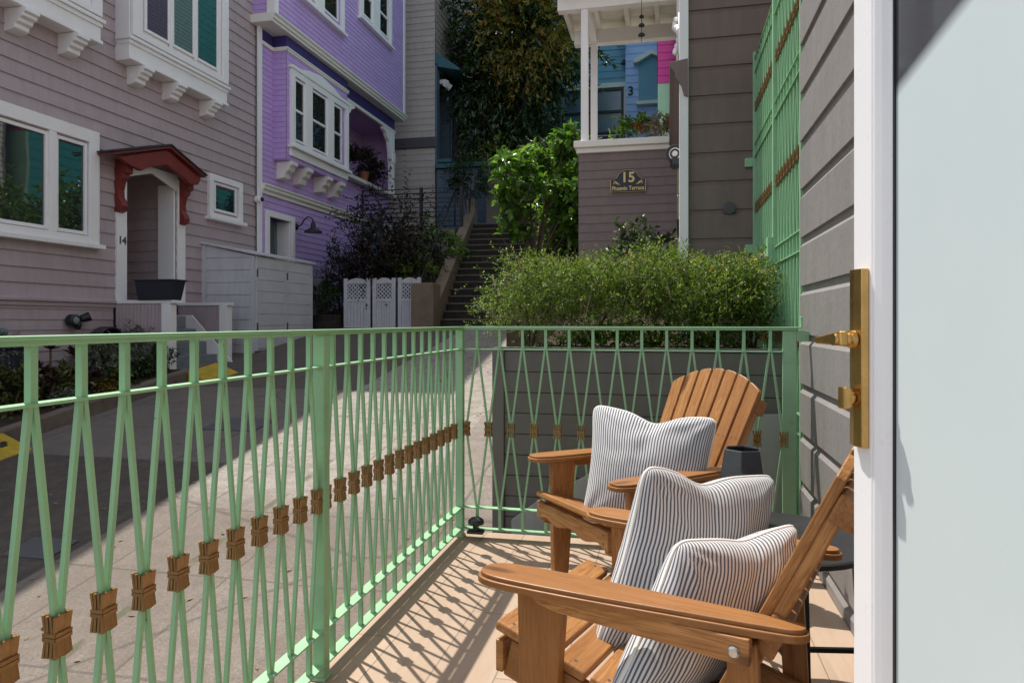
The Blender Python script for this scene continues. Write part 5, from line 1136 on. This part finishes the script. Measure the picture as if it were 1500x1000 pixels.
for (px, py, t, rx, rz_) in blobs:
    bc = at(px+20, py+4, t)-Vector((cb.x, cb.y, 1.6)); m.tube([(random.uniform(-.05, .05), random.uniform(-.05, .05), -.05), (bc.x*.35, bc.y*.3, bc.z*.45), (bc.x*.8, bc.y*.8, bc.z*.8), bc], [.03, .024, .015, .006], 6)
m.build('stem', M['bark'], o, smooth=True)
for (x, y, z, rz_, lb_) in ((-1.0, 13.3, 3.15, .95, 'tall leafy bush growing beside the aqua house, nearer one'), (-1.0, 15.6, 3.45, 1.0, 'tall leafy bush growing beside the aqua house, farther one')):
    shrub('laurel_bush', lb_, 'shrub', (x, y, 2.3), (x, y, z), (.8, 1.2, rz_), M['leaf_bright'], 420, (.17, .07), k=7, L=.28, clumps=26, upb=.3)
shrub('laurel_bush', 'broad dark green bush hidden behind the porch parapet', 'shrub', (-.95, 11.6, 1.9), (-.95, 11.6, 2.95), (.85, .9, .72), M['leaf_bright'], 420, (.15, .06), k=7, L=.25, clumps=26, upb=.3)
shrub('variegated_shrub', 'small pale leaved shrub in front of the brown porch wall', 'shrub', (-.28, 7.3, 1.2), (-.26, 7.3, 1.78), (.24, .2, .2), M['leaf_dark'], 140, (.07, .04), k=6, L=.16, clumps=12, stems=4, stemr=.008)
o = D.objects['variegated_shrub']; P, d, _ = ell_points(26, (-.05, 0, .68), (.18, .12, .12), .3, 6); p, d = twigs(len(P), P, d+np.array([0, 0, .8]), np.full(len(P), .16), 6, .8); leaf_mesh('pale_foliage', M['leaf_gray'], o, p, d, .05, .026, big=True)
mg = thing('magnolia_tree', 'large dark glossy leaved tree rising behind the stairs', 'tree', (-4.6, 21.5, 4.3))
n = 3000; P, d, _ = ell_points(n, (0, 0, 5.2), (1.95, 1.7, 3.9), .3, 110, .19); kp = ((P[:, 2] > 4.3) | (P[:, 0] < 1.05)) & (P[:, 2] > 2.1); P, d = P[kp], d[kp]; n = len(P); p, d = twigs(n, P, d*.7+np.array([0, 0, -.1]), .5*rng.uniform(.6, 1.3, n), 8, .8, .5); leaf_mesh('crown', M['leaf_mag'], mg, p, d, .22, .075, droop=.2, big=True)
n = 900; P, d, _ = ell_points(n, (.6, -1.3, 5.7), (1.3, .9, 1.9), .4, 40, .2); p, d = twigs(n, P, d+np.array([0, 0, .2]), np.full(n, .35), 7, .8, .3); leaf_mesh('new_growth', M['leaf_rust'], mg, p, d, .16, .055, droop=.15, big=True)
m = MB().tube([(0, 0, -.3), (.05, 0, 1.2), (-.05, .05, 3), (.1, 0, 5.5), (0, 0, 8)], [.12, .10, .09, .06, .02], 8)
for (a, z, l) in ((.3, 1.4, 1.6), (2.1, 2.0, 1.5), (4.0, 1.7, 1.6), (5.2, 2.8, 1.5), (1.2, 3.4, 1.4), (3.1, 4.2, 1.3)): m.tube([(0, 0, z), (math.cos(a)*l*.5, math.sin(a)*l*.5, z+.7), (math.cos(a)*l, math.sin(a)*l, z+1.8)], [.07, .05, .015], 6)
m.build('trunk', M['bark'], mg, smooth=True)
for (x, y, h_, lb_) in ((-4.6, 27.5, 9.5, 'dark evergreen standing behind the big glossy tree on the right'), (-6.2, 29, 10.5, 'taller dark evergreen standing behind the big glossy tree on the left')):
    shrub('evergreen_tree', lb_, 'tree', (x, y, 4.5), (x, y, 4.5+h_*.55), (1.9, 1.6, h_*.5), M['leaf_dark'], 900, (.30, .12), k=8, L=.6, clumps=60, stemr=.1, jitter=.2, shell=.35)
c = at(560, 372, 15.3); mp = thing('maple_tree', 'dark purple leaved maple spreading behind the white lattice fence', 'tree', (c.x+.3, c.y, 1.2))
n = 1500; P, d, _ = ell_points(n, (-.2, 0, c.z-1.2-.1), (1.15, .9, 1.25), .3, 60, .17); p, d = twigs(n, P, d*np.array([1, 1, .35]), .34*rng.uniform(.5, 1.4, n), 8, .9, .3); leaf_mesh('crown', M['leaf_maple'], mp, p, d, .085, .036, droop=.2, big=True)
n = 30; P = np.array([[.1, 0, 1.0]])+rng.normal(0, .2, (n, 3)); d = np.stack([rng.normal(0, .5, n), rng.normal(0, .3, n), np.ones(n)], 1); p, d = twigs(n, P, d, rng.uniform(1.4, 2.3, n), 16, .9, .1); leaf_mesh('leader_foliage', M['leaf_maple'], mp, p, d, .085, .036, big=True)
m = MB().tube([(0, 0, -.1), (.05, 0, .5), (-.05, 0, 1.1)], [.06, .05, .04], 8)
for (a, l, z) in ((0, 1.1, 1.2), (1, .9, 1.6), (2.2, 1.2, 1.0), (3.3, 1.2, 1.4), (4.3, .9, 1.7), (5.4, .9, 1.1)): m.tube([(0, 0, .5), (math.cos(a)*l*.4, math.sin(a)*l*.4, .5+z*.6), (math.cos(a)*l, math.sin(a)*l, .5+z)], [.035, .025, .008], 6)
m.build('trunk', M['bark'], mp, smooth=True)
def pxshrub(px, py, t, r, mat, label, n, leaf, drop=.6, name='garden_shrub', cat='shrub', **k):
    c = at(px, py, t); rr = r if hasattr(r, '__len__') else (r, r, r); return shrub(name, label, cat, (c.x, c.y, c.z-drop), (c.x, c.y, c.z), rr, M[mat], n, leaf, **k)
pxshrub(687, 262, 18.6, (.48, .45, .5), 'leaf_dark', 'dark round shrub overhanging the pier at the stair top', 420, (.08, .035), .9, k=6, L=.2, clumps=26)
pxshrub(640, 365, 16.2, (.42, .4, .45), 'leaf_bright', 'bright green leafy plant leaning over the stair cheek wall', 110, (.17, .06), .9, k=6, L=.25, clumps=14)
pxshrub(612, 398, 14.6, (.3, .3, .22), 'leaf_lime', 'lime green sprig beside the stair pier', 70, (.08, .035), .7, k=6, L=.2, clumps=9)
pxshrub(585, 398, 15.0, (.45, .35, .2), 'leaf_dark', 'dark green low shrub behind the right lattice panel', 220, (.09, .04), .6, k=6, L=.18, clumps=14)
pxshrub(497, 408, 15.6, (.22, .3, .7), 'leaf_dark', 'dark climbing vine on the lavender wall corner', 300, (.07, .035), 1.1, k=6, L=.18, clumps=24, name='wall_vine', cat='vine')
pxshrub(470, 430, 14.3, (.3, .25, .2), 'leaf_dark', 'low dark plants behind the shed end', 150, (.07, .03), .4, k=6, L=.15, clumps=10)
pxshrub(735, 225, 19.5, (.75, .5, .4), 'leaf_lime', 'pale leggy shrub under the magnolia crown', 130, (.09, .035), 1.6, k=6, L=.3, clumps=16, stem=M['palebark'])
pxshrub(832, 335, 12.2, (.42, .4, .5), 'leaf_dark', 'dark shrub in the shade under the bright citrus', 320, (.11, .05), 1.0, k=6, L=.25, clumps=20)
pxshrub(805, 262, 16.5, (.8, .6, .6), 'leaf_dark', 'dark evergreen bush behind the citrus shrub', 420, (.12, .05), 1.6, k=7, L=.3, clumps=26)
pxshrub(690, 505, 12.0, (.18, .2, .16), 'leaf_dark', 'small weed clump at the foot of the stairs', 50, (.08, .03), .1, k=5, L=.12, clumps=6, stems=2) if False else None
# litter
P = np.stack([rng.uniform(-6.3, -1.3, 420), rng.uniform(1.5, 12.5, 420), np.zeros(420)], 1); P[:, 2] = .15*P[:, 1]-1.02+.006
d = np.stack([rng.normal(0, 1, 420), rng.normal(0, 1, 420), rng.normal(0, .12, 420)], 1)
lt = D.objects.new('fallen_leaves_holder', None); lo_ = leaf_mesh('fallen_leaves', M['dryleaf'], None, P, d, .05, .022, fold=.1, roll=.1); D.objects.remove(lt); tag(lo_, kind='stuff')
# street covers
for (px, py, w, hgt, lb_) in ((350, 622, .62, .42, 'rectangular iron cover set in the shaded street'), (60, 803, .36, .26, 'small dark iron cover in the near street shade')):
    v = ray(px, py); t = (CAMZ+1.02)/(.15*v[1]-v[2]); c = Vector((v[0]*t, v[1]*t, CAMZ+v[2]*t))
    o = thing('utility_cover', lb_, 'utility cover', c); m = MB(); s = .15
    m.prism([(-w/2, -hgt/2, -hgt/2*s), (w/2, -hgt/2, -hgt/2*s), (w/2, hgt/2, hgt/2*s), (-w/2, hgt/2, hgt/2*s)], [(-w/2, -hgt/2, -hgt/2*s+.012), (w/2, -hgt/2, -hgt/2*s+.012), (w/2, hgt/2, hgt/2*s+.012), (-w/2, hgt/2, hgt/2*s+.012)]); m.build('lid', M['charcoal'], o, bevel=.004)

# ================================================================== CAMERA, LIGHT
cam = D.cameras.new('camera'); co = D.objects.new('camera', cam); COL.objects.link(co)
cam.sensor_width = 36; cam.lens = FPX/1500*36; cam.shift_y = -(500-HZ)/1500; cam.clip_start = .02; cam.clip_end = 500
co.location = (0, 0, CAMZ); co.rotation_euler = (rad(90), 0, PSI); SC.camera = co
sd = Vector((-.385, .322, 1.0)).normalized()
sun = D.lights.new('sun', 'SUN'); so = D.objects.new('sun', sun); COL.objects.link(so); sun.energy = 3.0; sun.angle = rad(.53); sun.color = (1, .955, .88)
so.rotation_euler = (-sd).to_track_quat('-Z', 'Y').to_euler(); so.location = (0, 0, 30)
W = D.worlds.new('World'); SC.world = W; W.use_nodes = True; nt = W.node_tree; bgk = nt.nodes['Background']
sk = nt.nodes.new('ShaderNodeTexSky'); sk.sky_type = 'NISHITA'; sk.sun_disc = False; sk.sun_elevation = math.asin(sd.z); sk.sun_rotation = math.atan2(sd.x, sd.y)
hs = nt.nodes.new('ShaderNodeHueSaturation'); hs.inputs['Saturation'].default_value = .5; nt.links.new(sk.outputs[0], hs.inputs['Color']); nt.links.new(hs.outputs[0], bgk.inputs[0]); bgk.inputs[1].default_value = .125
SC.view_settings.view_transform = 'Standard'; SC.view_settings.look = 'None'; SC.view_settings.exposure = 0.92; SC.view_settings.gamma = 1
SC.cycles.use_denoising = True; SC.cycles.max_bounces = 8; SC.cycles.transparent_max_bounces = 8
